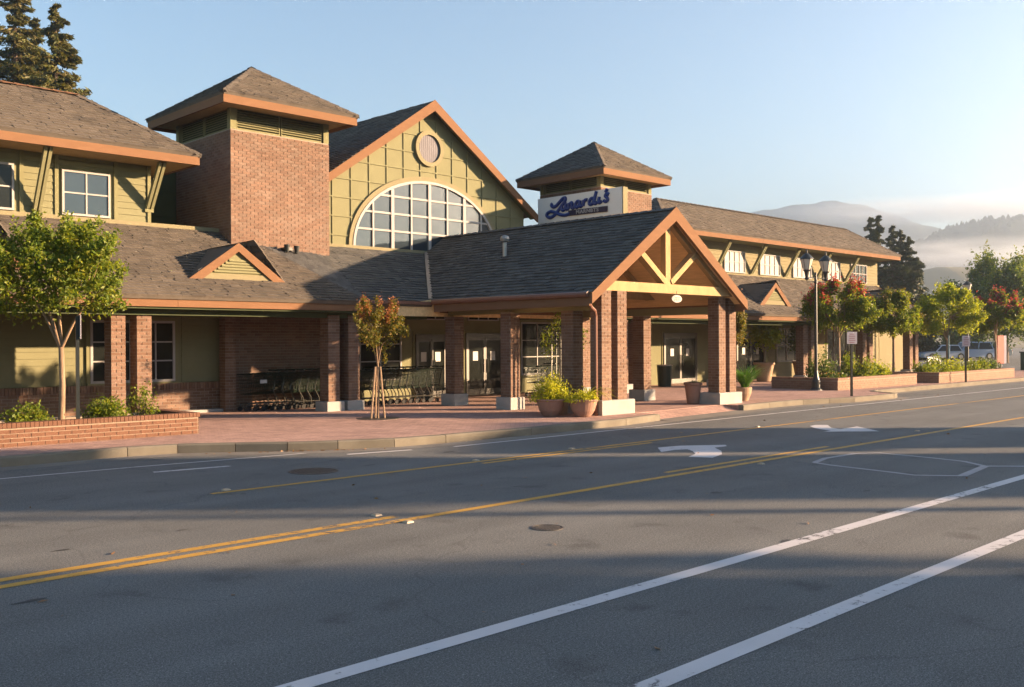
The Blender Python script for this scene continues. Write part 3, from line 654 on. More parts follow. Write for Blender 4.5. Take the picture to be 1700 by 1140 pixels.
# --- ground floor under the hall and to the right: storefront
GY = 23.95
pbox('storefront_wall', (15.52, GY, .15), (39.9, GY+.3, 2.9), M['olive']); fw_ = pbox('storefront_wall', (39.903, GY, .15), (51.2, GY+.3, 2.9), M['cream'])
window(16.2, 18.55, .75, 2.45, GY, 3, 3, M['darkglass'])
window(19.1, 20.35, 2.62, 2.88, GY, 3, 1, M['darkglass'], .04, case=0); window(21.3, 22.7, 2.62, 2.88, GY, 3, 1, M['darkglass'], .04, case=0)
def glass_door(x0, x1, Y, z1=2.2, frame=None, leaves=2):
    fr = frame or M['alu']; m = MB(); f = .07
    m.box((x0, Y-.07, .15), (x0+f, Y+.01, z1)); m.box((x1-f, Y-.07, .15), (x1, Y+.01, z1)); m.box((x0+f, Y-.07, z1-.14), (x1-f, Y+.01, z1))
    d = part(m, 'glass_door', fr); W = (x1-x0-2*f)/leaves
    for i in range(leaves):
        a = x0+f+i*W; b = a+W; q = MB()
        q.box((a+.005, Y-.05, .17), (a+.06, Y-.015, z1-.145)); q.box((b-.06, Y-.05, .17), (b-.005, Y-.015, z1-.145)); q.box((a+.06, Y-.05, .17), (b-.06, Y-.015, .36)); q.box((a+.06, Y-.05, z1-.23), (b-.06, Y-.015, z1-.145))
        part(q, 'door_leaf', fr, d); part(MB().box((a+.06, Y-.03, .36), (b-.06, Y-.02, z1-.23)), 'pane', M['darkglass'], d)
        xx = b-.1 if i == 0 else a+.1; part(MB().tube([(xx, Y-.1, .9), (xx, Y-.1, 1.35)], .014, 6), 'handle', M['chrome'], d)
        part(MB().box(((a+b)/2-.14, Y-.034, 1.3), ((a+b)/2+.08, Y-.031, 1.6)), 'paper_notice', M['paper'], d)
    part(MB().box((x0-.09, Y-.03, .15), (x0-.002, Y+.005, z1+.1)).box((x1+.002, Y-.03, .15), (x1+.09, Y+.005, z1+.1)).box((x0, Y-.03, z1+.002), (x1, Y+.005, z1+.1)), 'casing', M['olive_trim'], d)
    return d
glass_door(19.1, 20.4, GY, 2.16); glass_door(21.2, 22.9, GY, 2.2)
window(23.75, 26.9, .75, 2.6, GY, 4, 3, M['darkglass']); glass_door(31.9, 34.2, GY, 2.25); window(27.6, 30.2, .9, 2.5, GY, 3, 3, M['darkglass'])
rw2 = pbox('lobby_panel', (26.95, GY-.04, .15), (27.5, GY-.002, 2.6), M['cream'])
window(35.2, 36.6, .9, 2.5, GY, 2, 2, M['darkglass']); glass_door(37.2, 39.6, GY, 2.25); window(40.6, 42.4, .9, 2.5, GY, 2, 2, M['darkglass']); window(45.4, 48.2, .8, 2.45, GY, 4, 1, M['darkglass'])
[siding(a, b, c, d, GY, M['cream'], fw_, .15, False) for a, b, c, d in ((39.9, 40.5, .2, 2.66), (42.5, 45.3, .2, 2.66), (48.3, 51.2, .2, 2.66), (40.5, 42.5, .2, .8), (45.3, 48.3, .2, .7))]
# --- timber gable porch
PX, PZ, PY, PS = 20.38, 5.29, 14.9, .69
EL, ER = 17.12, 23.66
pz = lambda x: PZ-PS*abs(x-PX)
pl_ = roof('porch_roof', [(EL, 20.75, pz(EL)), (EL, PY, pz(EL)), (PX, PY, PZ), (PX, 24, PZ), (19.6, 24, pz(19.6))], M['shingle_shade_grey'], .155, .27)
roof('porch_roof', [(ER, PY, pz(ER)), (ER, 20.75, pz(ER)), (21.05, 24, pz(21.05)), (PX, 24, PZ), (PX, PY, PZ)], M['shingle'], .155, .27)
ridge('ridge_cap', (PX, PY, PZ+.01), (PX, 24, PZ+.01), M['shingle_shade_grey'], pl_)
part(MB().beam((17.15, 20.8, pz(17.15)+.05), (19.6, 23.98, 4.80), .12, .02, (0, 0, 1)), 'valley_flashing', M['metal_g'])
for s, e in ((-1, EL), (1, ER)):
    cl = None
    for k in range(13):
        x0_, x1_ = PX+s*(k*.25+.004), PX+s*((k+1)*.25-.004)
        z0_, z1_ = pz(x0_)-.095, pz(x1_)-.095
        part(MB().prism([(x0_, PY+.1, z0_), (x1_, PY+.1, z1_), (x1_, PY+.1, z1_-.02), (x0_, PY+.1, z0_-.02)], (0, 20.7-PY-.1, 0)), 'ceiling_board', M['ceil'])
    a, b = V((e+s*.03, PY-.05, pz(e)+.0)), V((PX, PY-.05, PZ+.05)); dn = V((0, 0, -.32))
    part(MB().prism([a, b, b+dn*1.12, a+dn*.8], (0, .09, 0)), 'rake_fascia', T)
    part(MB().tube([(e+s*.06, PY+.05, pz(e)-.03), (e+s*.06, 20.6, pz(e)-.03)], .065, 8), 'eave_gutter', M['gutter'])
    part(MB().box((e-.02 if s < 0 else e-.03, PY+.05, pz(e)-.3), (e+.03 if s < 0 else e+.02, 20.6, pz(e)-.06)), 'porch_fascia', T)
    part(MB().box((17.7 if s < 0 else 22.87, 15.3, 2.66), (18.05 if s < 0 else 23.2, 20.7, 2.86)), 'porch_beam', M['olive_trim'])
part(MB().prism([(15.9, 20.72, 2.62), (25., 20.72, 2.62), (25., 20.72, 2.9), (PX+3., 20.72, pz(PX+3.)-.1), (PX, 20.72, PZ-.12), (PX-3., 20.72, pz(PX-3.)-.1), (15.9, 20.72, 2.9)], (0, .08, 0)), 'porch_back_wall', M['ceil'])
WD = M['wood']
for ty in (15.2, 17.9, 20.4):
    t = part(MB().box((17.62, ty-.1, 3.135), (23.7 if ty > 15.3 else 23.55, ty+.1, 3.375)), 'truss_tie_beam', WD)
    part(MB().box((PX-.10, ty-.08, 3.377), (PX+.10, ty+.08, PZ-.16)), 'king_post', WD, t)
    for s in (-1, 1):
        part(MB().beam((PX+s*.12, ty, 3.42), (PX+s*1.25, ty, pz(PX+1.25)-.2), .15, .21, (0, 1, 0)), 'strut', WD, t)
        part(MB().beam((PX+s*2.75, ty, pz(PX+2.75)-.22), (PX+s*.07, ty, PZ-.24), .13, .15, (0, 1, 0)), 'rafter', WD, t)
        if ty > 16: part(MB().beam((PX+s*1.25, ty, 3.3), (PX+s*1.25, ty, pz(PX+1.25)-.25), .12, .12), 'post', WD, t)
for ty in (16.2, 19.2):
    for s in (-1, 1): lp = part(MB().lathe([(.05, 0), (.05, .03)], 10, (PX+s*.8, ty, pz(PX+.8)-.15)), 'ceiling_light', M['lampglass'])
# columns
column(17.71, 18.06, 15.1, 15.45, 3.13, .50, (17.57, 18.80, 14.97, 15.62)); column(18.30, 18.65, 15.1, 15.45, 3.13, None, zb=.5)
column(22.86, 23.18, 15.25, 15.60, 3.13, .47, (22.74, 23.84, 15.14, 15.82)); column(23.38, 23.70, 15.25, 15.60, 3.13, None, zb=.47)
column(17.70, 18.04, 16.0, 16.4, 2.68); column(17.55, 17.88, 18.05, 18.42, 2.68, .47); column(17.68, 18.02, 20.42, 20.8, 2.62, .47)
column(22.9, 23.25, 17.9, 18.3, 2.68, .47); column(22.9, 23.25, 20.3, 20.7, 2.66, .47)
column(25.6, 25.95, 20.95, 21.3, 2.66, .45, (25.4, 26.9, 20.85, 21.4)); column(26.35, 26.7, 20.95, 21.3, 2.66, None, zb=.45)
column(8.53, 8.84, 21.25, 21.6, 2.62, None); column(9.10, 9.43, 21.25, 21.6, 2.62, None); column(3.3, 3.63, 21.25, 21.6, 2.62, None); column(3.9, 4.23, 21.25, 21.6, 2.62, None)
column(14.02, 14.36, 21.12, 21.5, 2.62, .40); column(14.64, 14.98, 21.12, 21.5, 2.62, .40)
for x in (31.6, 38.1, 43.6, 48.7): column(x, x+.36, 21.15, 21.5, 2.6, .42); column(x+.68, x+1.04, 21.15, 21.5, 2.6, .42)
dsp = part(MB().tube([(17.16, 15.02, 2.92), (17.16, 15.02, 2.84), (17.28, 15.06, 2.72), (17.46, 15.1, 2.64), (17.52, 15.12, 2.5), (17.52, 15.12, .2), (17.45, 15.05, .17)], .045, 8), 'downspout', M['gutter'])
# roof vent on the porch slope
vt = part(MB().lathe([(.065, -.2), (.065, .2)], 12, (18.95, 19.7, 4.5)), 'roof_vent', M['metal_g']); part(MB().lathe([(.05, .2), (.12, .24), (.135, .31), (.11, .38), (.03, .41)], 14, (18.95, 19.7, 4.5)), 'vent_cap', M['metal_g'], vt)
# --- right wing, upper storey
u2 = pbox('upper_wall', (30.9, 24.02, 4.8), (51.25, 26.9, 6.45), M['cream'])
part(MB().box((30.2, 23.93, 4.79), (51.3, 24.03, 4.9)), 'wall_base_trim', M['cream'])
siding(31, 51.2, 4.92, 6.3, 24.02, M['cream'], u2, .15, False)
for a, b in ((33.3, 35.0), (36.35, 38.0), (39.25, 41.0), (42.2, 43.95), (45.15, 46.9), (48.1, 49.85)): window(a, b, 4.93, 5.9, 23.98, 4, 2, M['curtain'] if b < 48 else M['darkglass'], .05, .035, case=0)
for x in (32.6, 35.7, 38.56, 41.5, 44.5, 47.45): bracket(x, 24.0, 4.98, 23.2, 6.2)
pbox('upper_soffit', (31., 22.98, 6.22), (51.6, 27.2, 6.26), M['olive_trim'])
zr = 6.44
Wr = roof('right_upper_roof', [(30.8, 22.86, zr), (51.7, 22.86, zr), (49.55, 25.0, 7.9), (32.9, 25.0, 7.9)], M['shingle'], .18, .34)
roof('right_upper_hip', [(51.7, 22.86, zr), (51.7, 27.15, zr), (49.55, 25.0, 7.9)], M['shingle'], .18, .34); roof('right_upper_hip', [(30.8, 27.15, zr), (30.8, 22.86, zr), (32.9, 25.0, 7.9)], M['shingle_shade_grey'], .18, .34)
roof('right_upper_back', [(51.7, 27.15, zr), (30.8, 27.15, zr), (32.9, 25.0, 7.9), (49.55, 25.0, 7.9)], M['shingle'], .3, .5)
ridge('ridge_cap', (32.9, 25.0, 7.91), (49.55, 25.0, 7.91), M['shingle'], Wr); ridge('hip_cap', (51.68, 22.88, zr+.01), (49.55, 25, 7.91), M['shingle'], Wr); ridge('hip_cap', (30.82, 22.88, zr+.01), (32.9, 25, 7.91), M['shingle'], Wr)
x = 30.85
for x1 in (37.8, 44.8, 51.65): board('upper_fascia', (x+.003, 22.9, zr+.02), (x1-.003, 22.9, zr+.02), .26, .05, T); x = x1
board('upper_fascia', (51.65, 22.955, zr+.018), (51.65, 27.1, zr+.018), .26, .05, T, n=(1, 0, 0))
a, b = V((50.82, 20.58, ZE+.02)), V((50.82, 24.0, 4.9)); part(MB().prism([a, b, b+V((0, 0, -.2)), a+V((0, 0, -.2))], (.06, 0, 0)), 'rake_fascia', T)
pbox('wing_end_wall', (50.9, 24.3, .15), (51.3, 30, 4.8), M['cream'])
se = roof('side_roof', [(51.4, 23.4, 4.2), (55.2, 23.4, 3.6), (55.2, 27, 4.0), (51.4, 27, 4.6)], M['shingle_shade_grey'], .18, .34)
board('side_fascia', (51.4, 23.38, 4.2), (55.2, 23.38, 3.6), .18, .05, T)
pbox('side_wall', (51.4, 24, .15), (55, 26.8, 3.5), M['cream'])
# ------------------------------------------------------------------ signs
def text_mesh(body, size, ext):
    c = bpy.data.curves.new('t', 'FONT'); c.body = body; c.size = size; c.extrude = ext; c.align_x = 'CENTER'; c.align_y = 'CENTER'; c.space_character = 1.12; c.offset = size*.018
    o = bpy.data.objects.new('t', c); COL.objects.link(o); dg = bpy.context.evaluated_depsgraph_get()
    me = bpy.data.meshes.new_from_object(o.evaluated_get(dg)); bpy.data.objects.remove(o); return me
sg = empty('store_sign', (25.1, 22.4, 5.0), 0, 'pale sign board with blue script lettering beside the right tower', 'sign')
def sp(mb, name, mat, parent=None, smooth=False):
    o = mb.build(name, mat, parent or sg, smooth=smooth)
    if parent is None: o.location = (-25.1, -22.4, -5.0)
    return o
bd = sp(MB().box((25.12, 20.51, 6.15), (25.36, 24.39, 7.04)), 'sign_board', M['sign'])
sp(MB().box((25.14, 20.47, 6.15), (25.38, 20.508, 7.04)), 'end_trim', M['cream'])
for y in (20.8, 21.6, 22.6, 24.1): sp(MB().box((25.2, y-.04, 3.0 if y < 22 else 5.6), (25.3, y+.04, 6.148)), 'support_leg', M['metal_g'])
sp(MB().tube([(24.95, 20.6, 6.02), (24.95, 24.35, 6.02)], .03, 6), 'lamp_rail', M['alu'])
for y in (21.2, 22.3, 23.2, 23.95): sp(MB().lathe([(.03, -.05), (.075, .04), (.05, .05)], 10, (24.9, y, 6.07)), 'spot_lamp', M['lampglass'])
def sxy(x, y):
    yb = 775-.1255*(x-115); u = (x-115)/317; return V((25.10, 24.39-u*.94, 6.15+(yb-y)/443))
def smooth_pts(P, n=5):
    P = [P[0]]+list(P)+[P[-1]]; out = []
    for i in range(1, len(P)-2):
        a, b, c, d = (V(q) for q in P[i-1:i+3])
        for k in range(n):
            t = k/n; out.append(.5*((2*b)+(c-a)*t+(2*a-5*b+4*c-d)*t*t+(3*b-a-3*c+d)*t**3))
    return out+[V(P[-1])]
def lt(pts):
    o = []
    for x, b in pts:
        X = 508+(x-478)*1.135; o.append((X, 570-.19*(X-480)-92*b))
    return o
letters = [[(365,455),(350,482),(380,508),(430,488),(490,425),(545,372),(578,378),(560,430),(500,510),(440,590),(380,650),(320,675),(275,650),(282,610),(335,580),(405,592),(490,628),(570,636),(645,610)],
  lt([(492,1.05),(484,.3),(498,-.02),(528,.15),(553,1.05),(545,.2),(560,0),(578,.2)]), lt([(588,1),(580,0)])+lt([(584,.5),(612,.95),(632,.85),(626,.2),(642,0),(662,.2)]),
  lt([(735,.85),(705,1),(680,.6),(678,.15),(700,0),(728,.3),(742,.95),(734,.2),(750,0),(775,.25)]), lt([(792,1),(784,0)])+lt([(788,.5),(812,.95),(838,.88)]),
  lt([(925,.85),(895,1),(868,.6),(866,.15),(890,0),(920,.3),(962,2.0)])+lt([(945,1.2),(932,.2),(948,0),(972,.2)]), lt([(1000,1),(990,.2),(1005,0),(1030,.25)]), lt([(1105,2.0),(1082,1.5)]),
  lt([(1056,.2),(1082,0),(1110,.2),(1098,.6),(1078,.9),(1098,1.25),(1124,1.05)])]
for i, P in enumerate(letters):
    q = smooth_pts([sxy(*p) for p in P], 4); sp(MB().tube(q, .060 if i else .064, 8), 'letter', M['blue'])
a, b = sxy(628, 612), sxy(1222, 545); dn = V((0, 0, .19))
bar = sp(MB().prism([a-dn*.45, b-dn*.45, b+dn*.55, a+dn*.55], (-.03, 0, 0)), 'name_bar', M['navy'])
tm = text_mesh('MARNBTS', .175, .008); tm.materials.append(M['white'])
o = link('bar_lettering', tm, sg); mid = (a+b)/2+dn*.05; ang = math.atan2(b.z-a.z, a.y-b.y)
o.matrix_local = Matrix.Translation(V((25.062, mid.y, mid.z))-V((25.1, 22.4, 5.0))) @ Matrix(((0, 0, -1, 0), (-1, 0, 0, 0), (0, 1, 0, 0), (0, 0, 0, 1))) @ Matrix.Rotation(ang, 4, 'Z') @ Matrix.Scale(1.22, 4, (1, 0, 0))
pq = empty('number_plaque', (20.62, 15.02, 3.0), 0, 'white oval street number plaque hanging under the porch beam', 'plaque')
pr_ = [(.215*math.cos(t), .1*math.sin(t)) for t in np.linspace(0, 2*math.pi, 33)[:-1]]
MB().prism([(x, 0, z) for x, z in pr_], (0, .03, 0)).build('plate', M['white'], pq)
nm = text_mesh('388', .15, .004); nm.materials.append(M['dark']); o = link('numerals', nm, pq); o.rotation_euler = (math.pi/2, 0, 0); o.location = (0, -.005, 0)
MB().tube([(0, .015, .1), (0, .015, .2)], .008, 6).build('hanger', M['dark'], pq)
# ------------------------------------------------------------------ planters
def planter(name, x0, x1, y0, y1, z1, label, single, mat='brick_p'):
    t = empty(name, (x0, y0, .15), 0, label, 'planter'); L_ = (-x0, -y0, -.15); zc = z1-.085
    def add(mb, nm, m, kind=None, par=None):
        o = mb.build(nm, m, par or t, kind)
        if par is None: o.location = L_
        return o
    add(MB().box((x0+.004, y0+.004, .15), (x1-.004, y0+.2, zc)).box((x0+.004, y1-.2, .15), (x1-.004, y1-.004, zc)).box((x0+.004, y0+.2, .15), (x0+.2, y1-.2, zc)).box((x1-.2, y0+.2, .15), (x1-.004, y1-.2, zc)), 'mortar_core', M['mortar_p'])
    add(MB().box((x0+.2, y0+.2, .15), (x1-.2, y1-.2, z1-.13)), 'soil', M['soil'])
    bl, bh, j = .215, .064, .012
    if single:
        x = max(x0, 4.2) if x0 < 4 else x0; k = 0; z = .155
        base = MB().box((0, -.004, 0), (bl, .05, bh)).mesh('brick', M[mat]); half = MB().box((0, -.004, 0), (bl/2-j/2, .05, bh)).mesh('brick', M[mat])
        while z+bh < zc+.005:
            xx = x
            if k % 2: link('brick', half, t, (xx-x0, random.uniform(-.001, .001), z-.15)); xx += (bl+j)/2
            while xx+bl < x1+.01: link('brick', base, t, (xx-x0, random.uniform(-.001, .001), z-.15)); xx += bl+j
            if x1-xx > .07: link('brick', half, t, (xx-x0, random.uniform(-.001, .001), z-.15))
            z += bh+j; k += 1
        cap = MB().box((0, -.022, 0), (.066, .21, .084)).mesh('cap_brick', M[mat]); xx = x
        while xx+.06 < x1+.02: link('cap_brick', cap, t, (xx-x0, random.uniform(-.003, .003), zc+.002-.15)); xx += .0745
        capy = MB().box((-.21, 0, 0), (.022, .066, .084)).mesh('cap_brick', M[mat]); yy = y0+.22
        while yy+.06 < y1: link('cap_brick', capy, t, (x1-x0, yy-y0, zc+.002-.15)); yy += .0745
        m = MB(); bricks(m, (x1, y0, .155), (0, 1, 0), (1, 0, 0), y1-y0, zc-.155); add(m, 'side_bricks', M[mat], 'stuff')
    else:
        m = MB(); bricks(m, (x0, y0, .155), (1, 0, 0), (0, -1, 0), x1-x0, zc-.155); bricks(m, (x0, y1, .155), (0, -1, 0), (-1, 0, 0), y1-y0, zc-.155); bricks(m, (x1, y0, .155), (0, 1, 0), (1, 0, 0), y1-y0, zc-.155); add(m, 'bricks', M[mat], 'stuff')
        m = MB(); xx = x0
        while xx < x1-.05: m.box((xx, y0-.02, zc+.002), (xx+.066, y0+.2, z1)); xx += .0745
        yy = y0+.21
        while yy < y1-.05: m.box((x0-.02, yy, zc+.002), (x0+.2, yy+.066, z1)); m.box((x1-.2, yy, zc+.002), (x1+.02, yy+.066, z1)); yy += .0745
        add(m, 'cap_bricks', M[mat], 'stuff')
    return t
planter('brick_planter', 0.5, 8.86, 17.86, 19.9, .56, 'low orange brick planter with soldier brick cap under the left tree', True)
planter('brick_planter', 31.9, 38.4, 16.4, 19.0, .58, 'long low brick planter behind the double lamp post', False, 'brick_r')
planter('brick_planter', 39.8, 48.4, 16.1, 19.0, .58, 'farthest low brick planter near the parked cars', False, 'brick_r')
# ------------------------------------------------------------------ vegetation
def limbs(mb, p, d, L, r, depth, rng, tips, spread=.55):
    p, d = V(p), V(d).normalized(); pts, rs = [p], [r]; n = 4
    for i in range(n):
        d = (d+V((rng.uniform(-1, 1), rng.uniform(-1, 1), rng.uniform(-.3, .7)))*.12).normalized(); p = p+d*L/n; pts.append(p); rs.append(r*(1-.45*(i+1)/n))
    mb.tube(pts, rs, 7 if r > .03 else 5, cap=False)
    if depth == 0: tips.append((p, d)); return
    for k in range(3 if depth > 1 else 2):
        a = V((rng.uniform(-1, 1), rng.uniform(-1, 1), rng.uniform(-.1, .6))); limbs(mb, p, d+a*spread*1.2, L*rng.uniform(.6, .85), r*.55, depth-1, rng, tips, spread)
def tree(name, label, base, th, c, rad, n, leaf, size, seed, tip=None, tipn=0, group=None, bark='bark', trunk_r=.06, ncl=60, lean=(0, 0), sig=.17, hollow=.35, asp=.5, cat='tree', plume=0.):
    rng = random.Random(seed); r = np.random.default_rng(seed); t = empty(name, base, 0, label, cat, group); mb = MB(); tips = []
    top = V((lean[0], lean[1], th)); mb.tube([(0, 0, -.1), (0, 0, .05), (lean[0]*.4+.02, lean[1]*.4, th*.5), top], [trunk_r*1.5, trunk_r*1.1, trunk_r*.95, trunk_r*.85], 9)
    C = V(c)-V(base); R_ = V(rad); cl = []; k = 0
    while len(cl) < ncl:
        u = r.normal(size=3); u /= np.linalg.norm(u); q = r.uniform(hollow, 1)**.6
        if u[2] < -.75: continue
        s = 1+.22*math.sin(3*math.atan2(u[1], u[0])+seed)+.12*math.sin(7*math.atan2(u[1], u[0])+seed*2)
        cl.append((C.x+R_.x*u[0]*q*s, C.y+R_.y*u[1]*q*s, C.z+R_.z*u[2]*q*(1+.12*math.sin(5*math.atan2(u[1], u[0])+seed))))
    main = [cl[i] for i in r.choice(len(cl), min(len(cl), 16), replace=False)]
    hubs = [top+(V((rng.uniform(-1, 1)*R_.x, rng.uniform(-1, 1)*R_.y, 0))*.45+V((0, 0, (C.z-th)*rng.uniform(.5, .9)))) for _ in range(5)]
    for h in hubs: mb.tube([top-V((0, 0, .03)), (top+h)/2+V((0, 0, .05)), h], [trunk_r*.6, trunk_r*.45, trunk_r*.3], 6, cap=False)
    for q in cl[:40]:
        h = min(hubs, key=lambda z: (z-V(q)).length); mb.tube([h, (h+V(q))/2+V((0, 0, .04)), q], [trunk_r*.26, trunk_r*.18, trunk_r*.07], 4, cap=False)
    mb.build('trunk', M[bark], t, smooth=True)
    cl = np.array(cl); w = r.uniform(.4, 1.6, ncl); idx = r.choice(ncl, n, p=w/w.sum()); sg_ = np.array([R_.x, R_.y, R_.z*1.1])*sig
    pts = cl[idx]+r.normal(size=(n, 3))*sg_*r.uniform(.6, 1.2, (ncl, 1))[idx]
    if plume:
        dr = cl-np.array(C); dr /= np.linalg.norm(dr, axis=1)[:, None]; dr[:, 2] += .75; dr += r.normal(size=dr.shape)*.25; dr /= np.linalg.norm(dr, axis=1)[:, None]; u_ = r.uniform(-.5, 1, n)
        pts = cl[idx]+dr[idx]*(u_*plume*r.uniform(.6, 1.3, ncl)[idx])[:, None]+r.normal(size=(n, 3))*sg_*(1-.55*np.clip(u_, 0, 1))[:, None]*.8
    quads('crown', pts, size, leaf, t, seed=seed, asp=asp)
    if tip:
        o = cl-np.array(C); o /= np.array(R_); sc = o[:, 2]+.5*np.linalg.norm(o, axis=1)+r.uniform(-.3, .3, ncl); best = np.argsort(-sc)[:max(6, ncl//3)]
        pt = []
        for _ in range(tipn):
            q = cl[best[r.integers(len(best))]]; h = abs(r.normal())*.5; out = (q-np.array(C)); out /= np.linalg.norm(out)
            pt.append(q+out*np.array(R_)*sig*1.3*h+np.array((0, 0, R_.z*sig*1.5*h))+r.normal(size=3)*sg_*.45)
        quads('flower_tips', pt, size*.9, tip, t, 'stuff', seed=seed+1, asp=asp)
    return t
CRM = 'ornamental street trees'
tree('ornamental_tree', 'round yellow green tree growing in the left brick planter', (6.62, 18.8, .43), 1.42, (6.55, 18.85, 3.12), (1.12, 1.12, .98), 19000, LG, .085, 11, LY, 1500, CRM, ncl=74, trunk_r=.055, sig=.125, hollow=.4, plume=.4)
t2 = tree('ornamental_tree', 'small russet tipped tree tied to stakes on the brick paving', (13.5, 18.3, .15), 1.25, (13.52, 18.32, 2.22), (.47, .47, .66), 6500, LO, .06, 23, LRB, 2600, CRM, ncl=40, trunk_r=.025, sig=.16, plume=.3)
for i, (dx, dy) in enumerate(((-.16, .06), (.12, -.1), (.02, .14))):
    MB().tube([(13.5+dx, 18.3+dy, .1), (13.5+dx*.35, 18.3+dy*.35, 1.35)], .022, 6).build('support_stake', M['stake'], t2, loc=(-13.5, -18.3, -.15))
MB().lathe([(.5, .0), (.5, .006), (.05, .008)], 28).build('tree_grate', M['iron'], t2)
tree('ornamental_tree', 'red flowered tree in the planter behind the lamp post', (35.2, 18.05, .5), 1.5, (35.15, 18.1, 3.1), (1.22, 1.22, 1.0), 19000, LG, .11, 37, LR, 6500, CRM, ncl=70, trunk_r=.06, sig=.14, plume=.3)
tree('ornamental_tree', 'amber leaved tree over the end of the middle planter', (40.75, 18.4, .5), 1.4, (40.75, 18.4, 2.95), (.98, .98, .95), 19000, LG, .11, 41, LO, 6000, CRM, ncl=60, trunk_r=.06, sig=.14, plume=.3)
tree('ornamental_tree', 'bright yellow green tree in the farthest brick planter', (46.2, 18.3, .5), 1.4, (46.2, 18.3, 3.15), (1.36, 1.36, 1.12), 19000, LY, .12, 43, None, 0, CRM, ncl=70, trunk_r=.06, sig=.14, plume=.3)
tree('ornamental_tree', 'red leaved tree at the far end beyond the yellow green one', (53.2, 18.6, .15), 1.6, (53.6, 18.4, 3.15), (1.12, 1.12, .98), 17000, LG, .13, 47, LR, 6500, CRM, ncl=60, trunk_r=.07, sig=.14, plume=.3)
tree('ornamental_tree', 'thin amber tree half hidden behind the right porch columns', (28.6, 18.6, .15), 1.3, (28.6, 18.6, 2.45), (.5, .5, .85), 4500, LO, .09, 53, LRB, 300, CRM, ncl=40, trunk_r=.03, sig=.18)
tree('broadleaf_tree', 'large dark green tree at the right edge behind the parked cars', (84, 28.6, 0), 2.2, (84, 28.6, 4.7), (3.5, 3.5, 3.7), 34000, LDK, .26, 59, LG, 6000, None, 'bark_d', .22, 110, sig=.14, plume=.7)
for i, (x, y, h, lab) in enumerate(((104, 31, 8.0, 'dark tree farthest right beyond the car park'), (118, 45, 4.2, 'low dark tree beyond the middle of the car park'), (122, 52, 4.0, 'dark tree behind the white parked vehicles'))):
    tree('broadleaf_tree', lab, (x, y, 0), 2, (x, y, h*.55), (h*.55, h*.55, h*.45), 9000, LDK, .5, 61+i, None, 0, 'trees beyond the car park', 'bark_d', .2, 80, sig=.14)
def conifer(label, base, H, R, n, seed, leaf, group, size=.5, z0=.12, dens=10.):
    r = np.random.default_rng(seed); t = empty('conifer_tree', base, 0, label, 'tree', group)
    mb = MB().tube([(0, 0, -.2), (0, 0, H*.5), (0, 0, H)], [H*.017, H*.010, .02], 8); pts, dirs = [], []
    nb = int(H*dens); per = n//nb
    for i in range(nb):
        z = H*(z0+(1-z0)*(i/nb)**.92); f = 1-(z/H); a = r.uniform(0, 2*math.pi); L_ = R*(f**.85)*r.uniform(.45, 1.12)+.15
        d = np.array((math.cos(a), math.sin(a), 0)); up = r.uniform(-.28, .12)
        tipz = z+L_*up; mb.tube([(0, 0, z), (d[0]*L_*.55, d[1]*L_*.55, z+L_*up*.35), (d[0]*L_, d[1]*L_, tipz)], [.05+.02*f*H*.1, .03, .008], 4, cap=False)
        s = r.uniform(.04, 1, per)**.7; wd = .19*L_*(1-s*.6)
        p = d[None]*s[:, None]*L_; p[:, 2] = z+L_*up*s**1.3-r.uniform(0, 1, per)*.09*L_
        side = np.array((-d[1], d[0], 0)); p += side[None]*(r.normal(size=per)*wd)[:, None]; p[:, 2] += r.normal(size=per)*.05*L_
        pts.append(p); dirs.append(np.repeat((d+np.array((0, 0, -.35)))[None], per, 0))
    mb.build('trunk', M['bark_d'], t); quads('crown', np.concatenate(pts), size, leaf, t, seed=seed, asp=.3, dirs=np.concatenate(dirs))
    return t
G_ = 'tall conifers behind the market'
conifer('tall redwood on the far left, its tip out of frame', (16.0, 51.4, 0), 20.8, 5.2, 34000, 71, NDL, G_, .29); conifer('redwood second from the left with its full tip showing', (16.7, 47.9, 0), 18.0, 5.6, 36000, 72, NDL, G_, .29); conifer('sparse redwood behind the two nearer redwoods', (18.8, 57.1, 0), 20.0, 4.0, 15000, 73, NDL, G_, .42)
for i, (px, py, dd, R_, lab) in enumerate(((1446, 358, 96, 4.6, 'left tip of the dark conifer clump beyond the right wing'), (1459, 355, 98, 4.6, 'second tip of the dark conifer clump beyond the right wing'), (1483, 372, 95, 4.8, 'middle tip of the dark conifer clump above the wing roof end'), (1496, 379, 97, 4.8, 'fourth tip of the dark conifer clump beyond the roof end'), (1509, 390, 95, 4.8, 'fifth tip of the dark conifer clump beyond the roof end'), (1524, 425, 93, 4.2, 'lowest conifer at the right end of the dark clump'))):
    r_ = (px-850)/1614*dd; conifer(lab, (.698*dd+.716*r_, .716*dd-.698*r_, 0), 1.9+(562-py)/1614*dd, R_*.8, 11000, 80+i, NDD, 'dark conifers beyond the right wing', .45, .02, 8.)
def shrub(label, c, rad, n, leaf, size, seed, group=None, z0=None, cat='shrub', flower=None, stems=True):
    r = np.random.default_rng(seed); t = empty('shrub', (c[0], c[1], c[2]), 0, label, cat, group); k = 22; u = r.normal(size=(k, 3)); u /= np.linalg.norm(u, axis=1)[:, None]; u[:, 2] = abs(u[:, 2])
    cl = u*np.array(rad)*r.uniform(.35, 1, (k, 1)); i = r.integers(0, k, n); p = cl[i]+r.normal(size=(n, 3))*np.array(rad)*.2; p[:, 2] = abs(p[:, 2])
    mb = MB()
    for q in cl: mb.tube([(q[0]*.1, q[1]*.1, -.05), tuple(q)], [.012, .004], 4, cap=False)
    mb.build('stem', M['bark_d'], t); quads('foliage', p, size, leaf, t, seed=seed)
    if flower: quads('flowers', p[::9]+np.array((0, 0, .02)), size*.8, flower, t, seed=seed+3)
    return t
